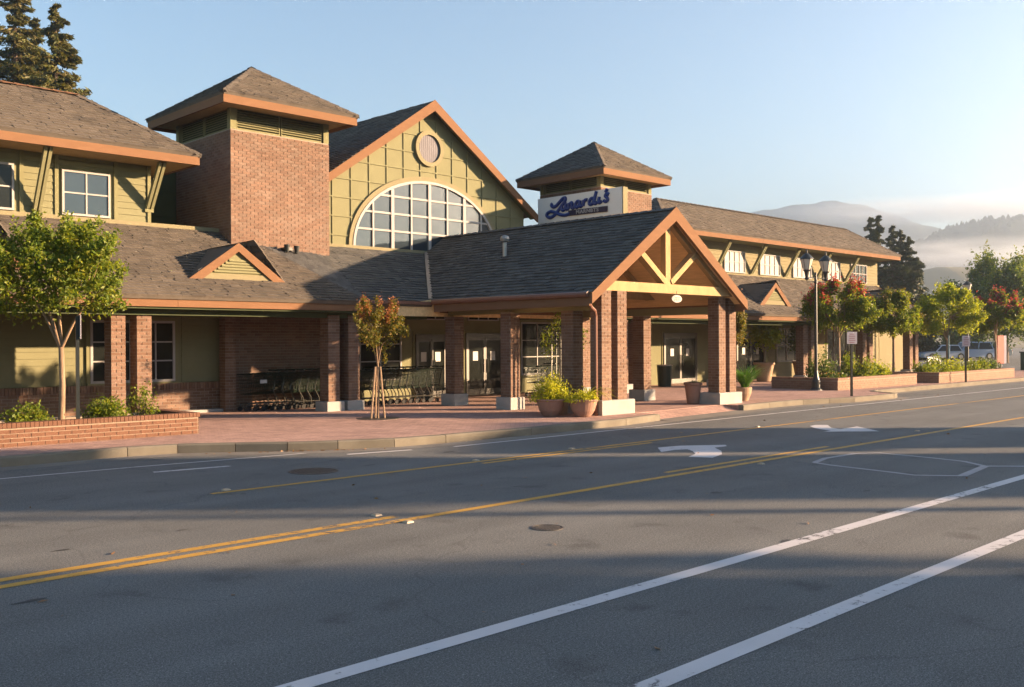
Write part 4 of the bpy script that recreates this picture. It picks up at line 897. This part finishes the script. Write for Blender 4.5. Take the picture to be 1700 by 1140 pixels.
PG = 'shrubs in the brick planters'
shrub('low green shrub left of the tree in the near planter', (5.95, 18.6, .43), (.42, .36, .36), 1500, LG, .07, 101, PG); shrub('green shrub right of the sign post in the near planter', (7.45, 18.7, .43), (.42, .34, .52), 1700, LG, .07, 102, PG); shrub('sparse shrub at the right end of the near planter', (8.28, 19.0, .43), (.3, .28, .62), 700, LG, .065, 103, PG)
shrub('dark low shrub at the left end of the middle planter', (33.2, 17.2, .45), (.75, .45, .25), 1400, LDK, .09, 104, PG, flower=LRB)
for i, (x, y, a, h, lf, lab) in enumerate(((35.9, 17.3, .7, .75, LG, 'green shrub at the foot of the red flowered tree'), (37.2, 17.4, .5, .6, LY, 'yellow green shrub right of the red flowered tree'), (34.3, 18.4, .7, 1.1, LDK, 'tall dark shrub behind the lamp post planter'), (40.8, 17.1, .7, .45, LG, 'low shrub at the left end of the farthest planter'), (42.3, 17.3, .8, .7, LG, 'green shrub below the amber tree'), (44.2, 17.2, .9, .55, LY, 'yellow green shrub in the middle of the farthest planter'), (46.6, 17.2, .9, .5, LG, 'wide green shrub below the yellow green tree'), (47.9, 17.2, .6, .5, LDK, 'dark shrub at the right end of the farthest planter'), (36.9, 18.4, .5, .8, LG, 'shrub at the back right of the middle planter'))):
    shrub(lab, (x, y, .45), (a, .5, h), 1500, lf, .1, 110+i, PG)
def pot(label, c, prof, mat, cat='plant pot'):
    t = empty('plant_pot', c, 0, label, cat); p = MB().lathe(prof+[(prof[-1][0]-.04, prof[-1][1]), (prof[-1][0]-.05, prof[-1][1]-.08), (.01, prof[-1][1]-.081)], 28); p.build('bowl', M[mat], t, smooth=False)
    MB().lathe([(prof[-1][0]-.055, prof[-1][1]-.08), (.01, prof[-1][1]-.06)], 20).build('soil', M['soil'], t); return t
BOWL = [(.17, 0), (.20, .03), (.27, .14), (.315, .28), (.335, .36), (.36, .375), (.36, .41), (.35, .415)]
pot('left terracotta bowl pot in front of the porch', (16.62, 15.75, .15), BOWL, 'terracotta'); pot('right terracotta bowl pot beside the front porch column', (17.05, 15.12, .15), BOWL, 'terracotta')
TALL = [(.16, 0), (.18, .02), (.25, .5), (.28, .52), (.28, .58)]
pot('dark bowl pot standing between and behind the two terracotta bowls', (17.2, 16.0, .15), TALL, 'stonepot')
shrub('bright yellow green bushy plant in the left terracotta bowl', (16.62, 15.75, .5), (.42, .42, .58), 3600, LYB, .055, 131, cat='plant'); shrub('low yellow green cover in the right terracotta bowl', (17.0, 15.1, .5), (.36, .36, .2), 1900, LYB, .05, 132, cat='plant')
shrub('dark plant in the tall pot behind the bowls', (17.2, 16.0, .68), (.25, .25, .2), 500, FERN, .06, 133, cat='plant')
def blades(name, label, c, n, L_, seed, mat, w=.03, up=1.2, cat='plant'):
    r = random.Random(seed); m = MB()
    for i in range(n):
        a = r.uniform(0, 6.283); d = V((math.cos(a), math.sin(a), 0)); s = d.cross(V((0, 0, 1)))*w; l = L_*r.uniform(.6, 1.1); u = up*r.uniform(.5, 1.2); q = None; p = V((r.uniform(-.06, .06), r.uniform(-.06, .06), 0)); el = math.atan(u)
        for k in range(6):
            wv = s*(1-k/5.3); 
            if q is not None: m.add([q[0], q[1], p+wv, p-wv], [(0, 1, 2, 3)])
            q = (p-wv, p+wv); p = p+(d*math.cos(el)+V((0, 0, math.sin(el))))*l/5; el -= .32
    o = m.build(name, mat, None); o.location = c; return tag(o, label, cat)
blades('strappy_plant', 'arching strap leaved plant in the right terracotta bowl', (17.15, 15.05, .56), 44, .85, 5, LYB, .02)
pot('tall clay pot behind the right porch column', (22.62, 15.95, .15), [(.15, 0), (.17, .03), (.23, .52), (.26, .54), (.26, .6)], 'terracotta'); blades('fern', 'dark fern in the clay pot left of the right porch column', (22.62, 15.95, .72), 60, .42, 8, LDK, .012, .8)
pot('squat pot right of the right porch column', (24.7, 15.7, .15), [(.18, 0), (.27, .2), (.3, .38), (.28, .4)], 'stonepot'); blades('fern', 'bushy green fern spilling right of the right porch column', (24.95, 15.75, .45), 340, 1.35, 9, FERN, .013, 3.2)
t3 = empty('potted_tree', (18.6, 17.3, .15), 0, 'thin potted tree tied to pale stakes between the porch columns', 'tree')
MB().tube([(0, 0, .1), (.02, 0, 1.6), (0, .02, 2.3)], [.02, .018, .01], 6).build('trunk', M['bark'], t3)
for dx, dy, h in ((-.22, .1, 1.9), (.12, -.1, 2.35), (-.05, -.1, 1.95), (.02, .14, 2.0)): MB().tube([(dx, dy, .0), (dx*.9, dy*.9, h)], .016, 5).build('support_stake', M['chrome'], t3)
r3 = np.random.default_rng(9); cc = np.array([(0, 0, 2.45), (-.05, .05, 2.25), (-.25, .15, 2.0), (.2, -.2, 2.1), (.45, -.35, 1.95), (-.3, .2, 1.75), (.1, -.1, 1.85), (.0, 0., 2.6), (-.2, .15, 1.55), (.42, -.3, 1.75)])
quads('crown', cc[r3.integers(0, 10, 900)]+r3.normal(size=(900, 3))*np.array((.09, .09, .12)), .095, LG, t3, seed=9, droop=.8, asp=.32)
TP = [(.27, 0), (.30, .02), (.42, .72), (.46, .74), (.46, .82)]
for i, (x, y, lab) in enumerate(((37.0, 22.4, 'left tapered pot under the right arcade'), (40.6, 22.6, 'right tapered pot under the right arcade'))):
    pot(lab, (x, y, .15), TP, 'stonepot')
tree('potted_tree', 'glossy green potted fig under the right arcade, catching the sun', (37.0, 22.4, .9), .5, (37.1, 22.3, 2.15), (.62, .62, .72), 1600, LY, .16, 141, None, 0, None, ncl=30, trunk_r=.025, sig=.2)
tree('potted_tree', 'dark potted tree in shade under the right arcade', (40.6, 22.6, .9), .5, (40.6, 22.6, 2.0), (.6, .6, .8), 1800, LDK, .13, 142, None, 0, None, ncl=30, trunk_r=.025, sig=.2)
# unseen houses and trees, added to shade the road in bands: (label, near d, far d, r, depth, wall height, roof rise, colour, seed)
SHADE_HOUSES = [('unseen house shape added to shade the road, nearest the camera', -14, 8.5, 30, 9, 7.2, 1.8, (.4, .36, .3), 1),
          ('unseen shop shape added to shade the road, second from the camera', 12.6, 17.0, 37, 8, 8.6, 2.0, (.36, .3, .24), 2),
          ('unseen low shop shape added to shade the road, third from the camera', 17.6, 21.4, 24, 6, 4.2, .9, (.42, .38, .3), 3)]
SHADE_TREES = [('leafy tree across the street beside the pale stucco house', (22.98, -10.81, 0), 3.0, (22.98, -10.81, 4.8), (.8, .8, 1.4), 3500, LDK, .14, 201, None, 0, None, 'bark_d', .12, 50)]  # out of view, put in to break up the road shadow edge
HAZE = .0006
FOGS = [('white fog rolling over the far ridge', 1560, 352, 1750, (330, 170, 26), .010),
        ('white fog bank at the right over the near hill', 1720, 345, 1800, (260, 170, 34), .010),
        ('pale fog filling the valley in front of the right hill', 1640, 425, 960, (190, 110, 20), .010)]
# ------------------------------------------------------------------ shopping carts
def cart_proto():
    t = empty('shopping_cart'); bs = MB()
    def P(x, y, z): return (x, y, z)
    # basket corner lines: front x=-.46, back x=.36
    def ring(f):
        zb, zt = .50+.06*0, .98; z = zb+(zt-zb)*f; fx = -.40-.07*f; bx_ = .34+.03*f; w = .20+.07*f; dz = -.08*(1-f)
        return [(fx, -w, z-.06+.03*f), (bx_, -w-.02, z), (bx_, w+.02, z), (fx, w, z-.06+.03*f)]
    for f in (0, .18, .36, .54, .72, .9, 1.):
        q = ring(f); r = .009 if f in (0, 1.) else .0035
        for i in range(4): bs.tube([q[i], q[(i+1) % 4]], r, 4, cap=False)
    a, b = ring(0), ring(1)
    for i in range(4):
        n = 15 if i in (0, 2) else 9
        for k in range(n+1):
            s = k/n; bs.tube([V(a[i]).lerp(V(a[(i+1) % 4]), s), V(b[i]).lerp(V(b[(i+1) % 4]), s)], .0035, 3, cap=False)
    for k in range(10): s = k/9; bs.tube([V(a[0]).lerp(V(a[1]), s), V(a[3]).lerp(V(a[2]), s)], .0035, 3, cap=False)
    bs.build('basket', M['cart'], t)
    ch = MB()
    for s in (-1, 1):
        ch.tube([(.46, s*.25, 1.04), (.40, s*.25, .95), (.30, s*.23, .52), (.42, s*.25, .30), (.44, s*.25, .14)], .015, 6)
        ch.tube([(.43, s*.25, .20), (-.40, s*.17, .20), (-.44, s*.16, .13)], .014, 6)
    ch.tube([(-.40, -.17, .20), (-.40, .17, .20)], .012, 5); ch.tube([(.1, -.22, .20), (.1, .22, .20)], .01, 5)
    ch.build('chassis', M['chrome'], t)
    MB().tube([(.47, -.27, 1.045), (.47, .27, 1.045)], .018, 8).build('handle', M['cart'], t)
    wm = MB().tube([(0, -.016, 0), (0, .016, 0)], .062, 12).mesh('wheel', M['rubber'])
    for x, y in ((.44, -.25), (.44, .25), (-.44, -.16), (-.44, .16)): link('wheel', wm, t, (x, y, .064))
    return t
cart = cart_proto(); first = True; ORD = ('first', 'second', 'third', 'fourth', 'fifth', 'sixth', 'seventh', 'eighth', 'ninth', 'tenth', 'eleventh')
rows_ = ((12.95, 22.75, 10, .25, 'green wire shopping cart nested in the row along the brick tower wall', 'front shopping cart of the left row, its basket end showing beside the pier', None),
         (15.75, 22.35, 11, .25, 'green wire shopping cart nested in the row behind the staked tree', None, 'last shopping cart of the middle row, handle end beside the porch column'),
         (22.6, 21.9, 8, .26, 'dark shopping cart nested in the row behind the thin potted tree', None, None))
for x, y, n, dx, lab, l0, l1 in rows_:
    for k in range(n):
        o = cart if first else copy_tree(cart); first = False
        o.location = (x+k*dx, y+random.uniform(-.015, .015), .15); o.rotation_euler.z = random.uniform(-.02, .02)
        tag(o, l0 if (k == 0 and l0) else l1 if (k == n-1 and l1) else lab.replace('shopping cart nested in the row', 'shopping cart,').replace('cart,', 'cart, '+ORD[k]+' from the left in the row'), 'shopping cart', 'nested shopping carts')
MB().box((-.1, -.262, .72), (.1, -.256, .82)).build('label_plate', M['paper'], cart)
# ------------------------------------------------------------------ lamp posts and sign posts
def lamp(c, label, arms=True, h=4.05):
    t = empty('street_lamp', c, 0, label, 'street lamp')
    MB().lathe([(.20, 0), (.20, .05), (.16, .10), (.155, .32), (.12, .38), (.085, .50), (.07, .62), (.06, .7), (.045, h-.3), (.06, h-.28), (.06, h-.2), (.04, h-.15), (.04, h+.05), (.02, h+.1)], 16).build('post', M['dark'], t, smooth=False)
    MB().lathe([(.2, 0), (.22, .0), (.22, .03)], 16).build('base_ring', M['conc'], t)
    xs = (-.62, .72) if arms else (0,)
    if arms:
        m = MB()
        for zz in (h-.1, h-.22): m.tube([(-.62, 0, zz), (.72, 0, zz)], .018, 6)
        m.build('cross_arm', M['dark'], t)
    for x in xs:
        z = h-.2; l = MB().lathe([(.03, 0), (.09, .04), (.05, .1), (.09, .3), (.13, .33), (.10, .36)], 12, (x, 0, z)).build('lantern', M['dark'], t)
        MB().lathe([(.11, .361), (.21, .70), (.20, .72)], 12, (x, 0, z)).build('glass', M['lampglass'], l)
        MB().lathe([(.24, .721), (.23, .75), (.13, .86), (.06, .92), (.03, .93), (.035, 1.0), (.005, 1.08)], 12, (x, 0, z)).build('cap', M['dark'], l)
        m = MB()
        for k in range(6): a = k*math.pi/3; m.tube([(x+.115*math.cos(a), .115*math.sin(a), z+.36), (x+.215*math.cos(a), .215*math.sin(a), z+.72)], .009, 4)
        m.build('lantern_bars', M['dark'], l)
    return t
lamp((31.46, 16.98, .15), 'dark street lamp with two lanterns on a cross arm')
lamp((54.5, 20.5, .15), 'distant lamp post rising behind the yellow green tree', False, 4.2)
M['signw'] = pm('sign_white', (.30, .29, .34), .85, .05, 3); M['signt'] = pm('sign_print', (.20, .10, .14), .6, .1, 9)
def post_sign(c, h, w, sh, label, rz, mat='dark', lines=5):
    t = empty('post_sign', c, rz, label, 'sign'); MB().box((-.03, -.03, -.05), (.03, .03, h)).build('post', M[mat], t)
    p = MB().box((-w/2, -.045, h-sh), (w/2, -.032, h+.02)).build('sign_plate', M['signw'], t)
    for k in range(lines):
        z = h-.05-k*sh/(lines+.6); ww = w*(.32 if k else .26)*(1 if k % 2 else .85); MB().box((-ww, -.0475, z-sh*.045), (ww, -.0455, z+sh*.03)).build('print_line', M['signt'], p)
    return t
post_sign((28.95, 14.42, .15), 2.0, .34, .36, 'small white notice on a dark post at the kerb by the lamp', -.6)
post_sign((41.4, 15.65, .15), 1.9, .34, .42, 'pale notice on a dark post at the kerb by the farthest planter', -.7)
post_sign((6.75, 18.35, .5), 1.92, .3, .42, 'narrow sign on a dark post seen edge on in the near planter', 1.35)
MB().tube([(44.6, 17.6, .5), (44.6, 17.6, 2.1)], .035, 8).build('marker_pole', pm('blue_steel', (.05, .12, .15), .4), tag(empty('pole', (0, 0, 0), 0, 'slim blue grey pole beside the yellow green tree', 'pole')))
# ------------------------------------------------------------------ cars
def car(label, c, rz, col, suv=False, L_=4.5):
    t = empty('parked_car', c, rz, label, 'car', 'cars in the car park'); W = .88; H = 1.72 if suv else 1.45; B = .95 if suv else .82
    pm_ = pm('car_paint', col, .25, .04, 2, spec=.6)
    prof = [(-L_/2, .45), (-L_/2+.03, B-.12), (-L_/2+.12, B), (-L_/2+.95, B+.04), (L_/2-1.0, B), (L_/2-.25, B-.1), (L_/2, B-.3), (L_/2-.02, .35), (L_/2-.15, .25), (-L_/2+.15, .25)]
    m = MB(); n = len(prof); vs = []
    for y, s in ((-W, .985), (-W+.08, 1), (W-.08, 1), (W, .985)): vs += [(x*s, y, .25+(z-.25)*(.97 if abs(y) == W else 1)) for x, z in prof]
    f = [tuple(range(n)), tuple(range(3*n, 4*n))[::-1]]
    for k in range(3):
        for i in range(n): f.append((k*n+i, (k+1)*n+i, (k+1)*n+(i+1) % n, k*n+(i+1) % n))
    m.add(vs, f).build('body', pm_, t, smooth=False)
    a, b = -L_/2+(.25 if suv else .55), L_/2-1.25; tp = [(a+.25, H), (b-.75, H)]
    cab = [(a, B), (a+.3, H-.04), (a+.5, H), (b-.9, H), (b-.65, H-.05), (b, B)]
    MB().add([(x, s*(W-.06-(.16 if z > B+.1 else 0)), z) for s in (-1, 1) for x, z in cab], [tuple(range(6))[::-1], tuple(range(6, 12))]+[(i, (i+1) % 6, 6+(i+1) % 6, 6+i) for i in range(6)]).build('cabin', pm_, t)
    g = [(a+.14, B+.05), (a+.38, H-.1), (b-.72, H-.1), (b-.16, B+.05)]
    for s in (-1, 1):
        for q0, q1 in ((0, .48), (.52, 1)):
            def lx(p0, p1, k): return (p0[0]+(p1[0]-p0[0])*k, p0[1])
            A, Bq, C_, D_ = lx(g[0], g[3], q0), lx(g[0], g[3], q1), lx(g[1], g[2], q1), lx(g[1], g[2], q0)
            MB().add([(A[0], s*(W-.055), A[1]), (Bq[0], s*(W-.055), Bq[1]), (C_[0], s*(W-.195), C_[1]), (D_[0], s*(W-.195), D_[1])], [(0, 1, 2, 3)]).build('side_window', M['darkglass'], t)
    MB().add([(b+.012, -W+.12, B+.03), (b+.012, W-.12, B+.03), (b-.62, W-.25, H-.07), (b-.62, -W+.25, H-.07)], [(0, 1, 2, 3)]).build('windscreen', M['glass'], t)
    MB().add([(a-.012, -W+.12, B+.03), (a-.012, W-.12, B+.03), (a+.28, W-.25, H-.1), (a+.28, -W+.25, H-.1)], [(0, 1, 2, 3)]).build('rear_window', M['glass'], t)
    for x in (-L_/2+.8, L_/2-.85):
        for s in (-1, 1):
            w = MB().tube([(x, s*(W-.18), .33), (x, s*(W+.012), .33)], .33, 18).build('wheel', M['rubber'], t); MB().tube([(x, s*(W+.0), .33), (x, s*(W+.02), .33)], .2, 14).build('rim', M['metal_g'], w)
    for s in (-1, 1):
        MB().box((L_/2-.06, s*.62-.16, B-.34), (L_/2+.012, s*.62+.16, B-.2)).build('headlight', M['lampglass'], t); MB().box((-L_/2-.012, s*.66-.14, B-.28), (-L_/2+.06, s*.66+.14, B-.1)).build('tail_light', pm('tail_red', (.3, .02, .015), .3), t)
    return t
car('white parked vehicle left of the dark post behind the arcade end', (95, 42.3, 0), 2.6, (.62, .62, .62), True); car('silver hatchback parked left of the kerb notice', (92.5, 37.2, 0), 2.5, (.30, .34, .42)); car('pale blue grey estate car parked behind the farthest planter', (97, 36.4, 0), 2.5, (.26, .33, .45), True, 4.8)
car('white van parked at the back of the car park', (106, 38.2, 0), 2.2, (.66, .66, .64), True, 5); car('dark car parked behind the white vehicle', (101, 43, 0), 2.6, (.05, .06, .08)); car('red car parked at the back near the arcade end', (104, 46, 0), 2.4, (.35, .04, .03), True)
# things beside the car park
bx_ = tag(empty('utility_cabinet', (60.5, 19.0, .15), 0, 'dark green cabinet with a pale rail at the far right', 'cabinet')); MB().box((-.9, -.5, 0), (1.2, .5, 1.0)).build('body', pm('cabinet_green', (.02, .05, .03), .5), bx_); MB().box((-.95, -.56, 1.0), (1.25, .56, 1.06)).build('lid', M['dark'], bx_); MB().tube([(-1.2, -.7, .0), (-1.2, -.7, .9), (1.5, -.7, .9), (1.5, -.7, 0)], .03, 6).build('rail', M['metal_g'], bx_)
bn = tag(empty('banner_sign', (62.5, 21.5, .15), -.4, 'red and white upright banner board near the red leaved tree', 'sign')); MB().box((-.35, -.03, .3), (.15, .03, 2.0)).build('red_panel', pm('banner_red', (.36, .06, .04), .6), bn); MB().box((.152, -.03, .3), (.35, .03, 2.0)).build('white_panel', M['signw'], bn); MB().box((-.05, .03, 0), (.05, .09, 2.0)).build('post', M['dark'], bn)
bl_ = tag(empty('bollard', (58.2, 18.4, .15), 0, 'brown brick bollard right of the red leaved tree', 'bollard')); MB().box((-.17, -.17, 0), (.17, .17, .85)).build('shaft', M['brick_p'], bl_); MB().box((-.2, -.2, .85), (.2, .2, .92)).build('cap', M['conc'], bl_)
bc = tag(empty('bench', (52.6, 21.2, .15), .0, 'dark rounded bench beyond the arcade end', 'bench')); MB().box((-.9, -.25, .36), (.9, .25, .42)).build('seat', M['dark'], bc); MB().prism([(-.9, .24, .45), (.9, .24, .45), (.8, .34, .85), (-.8, .34, .85)], (0, .04, 0)).build('backrest', M['dark'], bc); [MB().box((x-.04, -.22, 0), (x+.04, .22, .36)).build('leg', M['dark'], bc) for x in (-.7, .7)]
bt = tag(empty('cafe_chair', (36.1, 22.9, .15), .3, 'wooden chair behind the left tapered pot', 'chair')); MB().box((-.22, -.22, .42), (.22, .22, .46)).build('seat', M['stake'], bt); MB().box((-.22, .19, .5), (.22, .22, .9)).build('backrest', M['stake'], bt); [MB().box((x-.02, y-.02, 0), (x+.02, y+.02, .42)).build('leg', M['stake'], bt) for x in (-.2, .2) for y in (-.2, .2)]
tc = tag(empty('litter_bin', (30.6, 22.9, .15), 0, 'dark bin with a pale rim beside the right entrance door', 'bin')); MB().lathe([(.26, 0), (.3, .75), (.3, .8)], 16).build('body', M['cart'], tc); MB().lathe([(.31, .8), (.32, .84), (.26, .85)], 16).build('rim', M['metal_g'], tc)
# ------------------------------------------------------------------ hills
def ridge_hill(name, d, prof, depth, mat, seed, amp):
    px = np.array([p[0] for p in prof], float); zz = 1.9+(565-np.array([p[1] for p in prof], float))/1614*d; rr = (px-850)/1614*d
    r = np.random.default_rng(seed); xs = np.linspace(rr[0], rr[-1], 150); base = np.interp(xs, rr, zz); nt_ = 29; vs = []; ph = r.uniform(0, 6.28, 8)
    for k in range(nt_):
        t = -1+2*k/(nt_-1); D = d+t*depth; e = np.exp(-(t*1.75)**2)
        for x, b in zip(xs, base):
            nz = sum(math.sin(x*f/d*9+ph[i]+t*5*(i+1))/(i+1.5) for i, f in enumerate((2, 5, 11, 23, 47)))
            z = (b*(e-.047)/(1-.047))+amp*nz*(1-e)*e*1.6+amp*.06*math.sin(x*.09+ph[1])
            p = CF*D+CR*x; vs.append((p.x, p.y, max(z, -4)))
    n = len(xs); f = [(k*n+i, k*n+i+1, (k+1)*n+i+1, (k+1)*n+i) for k in range(nt_-1) for i in range(n-1)]
    return MB().add(vs, f).build(name, mat, None, 'structure', smooth=True), xs, base
M['forest'] = pm('forested_hill', (.055, .062, .035), .95, .5, .03, 1., .12, .1); M['forest'].node_tree.nodes['Bump'].inputs['Distance'].default_value = 6
M['grass_hill'] = pm('dry_hill', (.16, .13, .065), .95, .4, .02, .4, .1, .1)
ridge_hill('hill', 2000, [(500, 560), (800, 470), (1000, 410), (1150, 372), (1255, 351), (1300, 343), (1340, 338), (1375, 334), (1420, 340), (1460, 352), (1500, 366), (1560, 384), (1650, 400), (1800, 415), (2100, 470), (2400, 560)], 480, M['forest'], 1, 30)
_, hx, hb = ridge_hill('hill', 1250, [(1380, 560), (1450, 500), (1510, 425), (1540, 396), (1570, 381), (1600, 372), (1640, 366), (1700, 365), (1800, 368), (1950, 395), (2200, 560)], 300, M['forest'], 2, 18)
ridge_hill('hill', 720, [(1300, 562), (1400, 540), (1470, 480), (1520, 452), (1555, 443), (1595, 444), (1615, 454), (1650, 466), (1700, 492), (1850, 530), (2000, 562)], 150, M['grass_hill'], 3, 7)
rt = random.Random(4); fm = MB()
for i in range(900):
    x = rt.uniform(hx[0], hx[-1]); t = rt.gauss(0, .12); b = float(np.interp(x, hx, hb)); D = 1250+t*300; p = CF*D+CR*x; z = b*math.exp(-(t*1.75)**2)-2; h = rt.uniform(3.5, 9); w = h*rt.uniform(.3, .6)
    fm.add([(p.x+w*math.cos(a), p.y+w*math.sin(a), z) for a in (0, 1.26, 2.51, 3.77, 5.03)]+[(p.x+w*.7*math.cos(a+.6), p.y+w*.7*math.sin(a+.6), z+h*.55) for a in (0, 1.26, 2.51, 3.77, 5.03)]+[(p.x, p.y, z+h)], [(k, (k+1) % 5, 5+(k+1) % 5, 5+k) for k in range(5)]+[(5+k, 5+(k+1) % 5, 10) for k in range(5)])
tag(fm.build('hill_forest', M['forest'], None, 'stuff'), 'dark trees along the hazy right hill crest', 'forest')
# ------------------------------------------------------------------ across the street, behind the camera: what shades the road and darkens the panes
def fr(d, r): return (.698*d+.716*r, .716*d-.698*r)
def house(label, d0, d1, r, dep, h, rise, colr, seed):
    cx, cy = fr((d0+d1)/2, r); t = empty('shade_house', (cx, cy, 0), math.atan2(-.698, .716), label, 'building')   # local x runs away from the camera's right, local y along its view
    w = (d1-d0)/2; mw = pm('stucco', colr, .85, .1, 1.5, .1, 40)
    MB().box((-dep/2, -w, 0), (dep/2, w, h)).build('wall', mw, t)
    MB().prism([(-dep/2-.4, -w-.4, h), (dep/2+.4, -w-.4, h), (0, -w-.4, h+rise)], (0, 2*w+.8, 0)).build('roof', M['deck'], t)
    for s in (-1, 1):
        for k in range(3):
            for zz in (1., 3.8):
                if zz+1.4 < h: y = -w+(k+.5)*2*w/3; wi = MB().box((s*dep/2-.03, y-.5, zz), (s*dep/2+.03, y+.5, zz+1.3)).build('window', M['white'], t); MB().box((s*dep/2-.04, y-.42, zz+.08), (s*dep/2+.04, y+.42, zz+1.22)).build('pane', M['darkglass'], wi)
    return t
for A_ in SHADE_HOUSES: house(*A_)
for A_ in SHADE_TREES: tree('shade_tree', *A_)
px_, py_ = fr(11.5, 27); up_ = tag(empty('utility_pole', (px_, py_, 0), 0, 'timber utility pole across the street behind the camera', 'pole')); MB().tube([(0, 0, -.3), (0, 0, 9.2)], [.16, .11], 10).build('pole', M['bark_d'], up_); MB().box((-1.1, -.06, 8.5), (1.1, .06, 8.62)).build('cross_arm', M['bark_d'], up_)
rw_ = np.random.default_rng(77); nw = 9000; wc = np.stack([rw_.uniform(-20, 190, nw), rw_.uniform(-62, -46, nw), rw_.uniform(0, 1, nw)], 1); wc[:, 2] *= 9+2.5*np.sin(wc[:, 0]*.5)+1.5*np.sin(wc[:, 0]*1.3)
tag(quads('reflection_wood', wc, 2.2, LDK, None, 'stuff', seed=78, asp=.8), 'unseen belt of leaves added behind the camera to darken glass reflections', 'wood')  # added out of view so panes mirror dark leaves, not horizon glow
# ------------------------------------------------------------------ haze and fog
def volume_mat(name, dens, col, aniso, soft=False, noise=0):
    m = bpy.data.materials.new(name); m.use_nodes = True; nt = m.node_tree; nt.nodes.clear(); N, L = nt.nodes.new, nt.links.new
    o = N('ShaderNodeOutputMaterial'); v = N('ShaderNodeVolumePrincipled'); v.inputs['Color'].default_value = (*col, 1); v.inputs['Density'].default_value = dens; v.inputs['Anisotropy'].default_value = aniso
    L(v.outputs[0], o.inputs['Volume'])
    if soft:
        tc_ = N('ShaderNodeTexCoord'); ln = N('ShaderNodeVectorMath'); ln.operation = 'LENGTH'; L(tc_.outputs['Object'], ln.inputs[0])
        mr = N('ShaderNodeMapRange'); mr.interpolation_type = 'SMOOTHSTEP'; mr.inputs[1].default_value = .25; mr.inputs[2].default_value = 1; mr.inputs[3].default_value = dens; mr.inputs[4].default_value = 0; L(ln.outputs['Value'], mr.inputs[0])
        nz = N('ShaderNodeTexNoise'); nz.inputs['Scale'].default_value = 3.; nz.inputs['Detail'].default_value = 4; L(tc_.outputs['Object'], nz.inputs['Vector'])
        m2 = N('ShaderNodeMapRange'); m2.inputs[1].default_value = .35; m2.inputs[2].default_value = .65; m2.inputs[3].default_value = .25; m2.inputs[4].default_value = 1.4; L(nz.outputs[0], m2.inputs[0])
        mu = N('ShaderNodeMath'); mu.operation = 'MULTIPLY'; L(mr.outputs[0], mu.inputs[0]); L(m2.outputs[0], mu.inputs[1]); L(mu.outputs[0], v.inputs['Density'])
    return m
box('haze', (-160, -130, -1.6), (2900, 2900, 330), volume_mat('haze_air', HAZE, (.82, .905, 1.0), .83), kind='stuff')
def fog(label, px, py, d, size, dens, ry=0):
    c = CF*d+CR*((px-850)/1614*d); z = 1.9+(565-py)/1614*d; s = MB()
    n, m_ = 20, 12
    s.lathe([(max(.001, math.sin(math.pi*k/m_)), -math.cos(math.pi*k/m_)) for k in range(m_+1)], n)
    o = s.build('fog_bank', volume_mat('fog', dens, (.90, .94, 1.0), .6, True), None, 'stuff'); o.location = (c.x, c.y, z); o.rotation_euler = (0, ry, math.atan2(CR.y, CR.x)); o.scale = size; tag(o, label, 'fog')
for A_ in FOGS: fog(*A_)
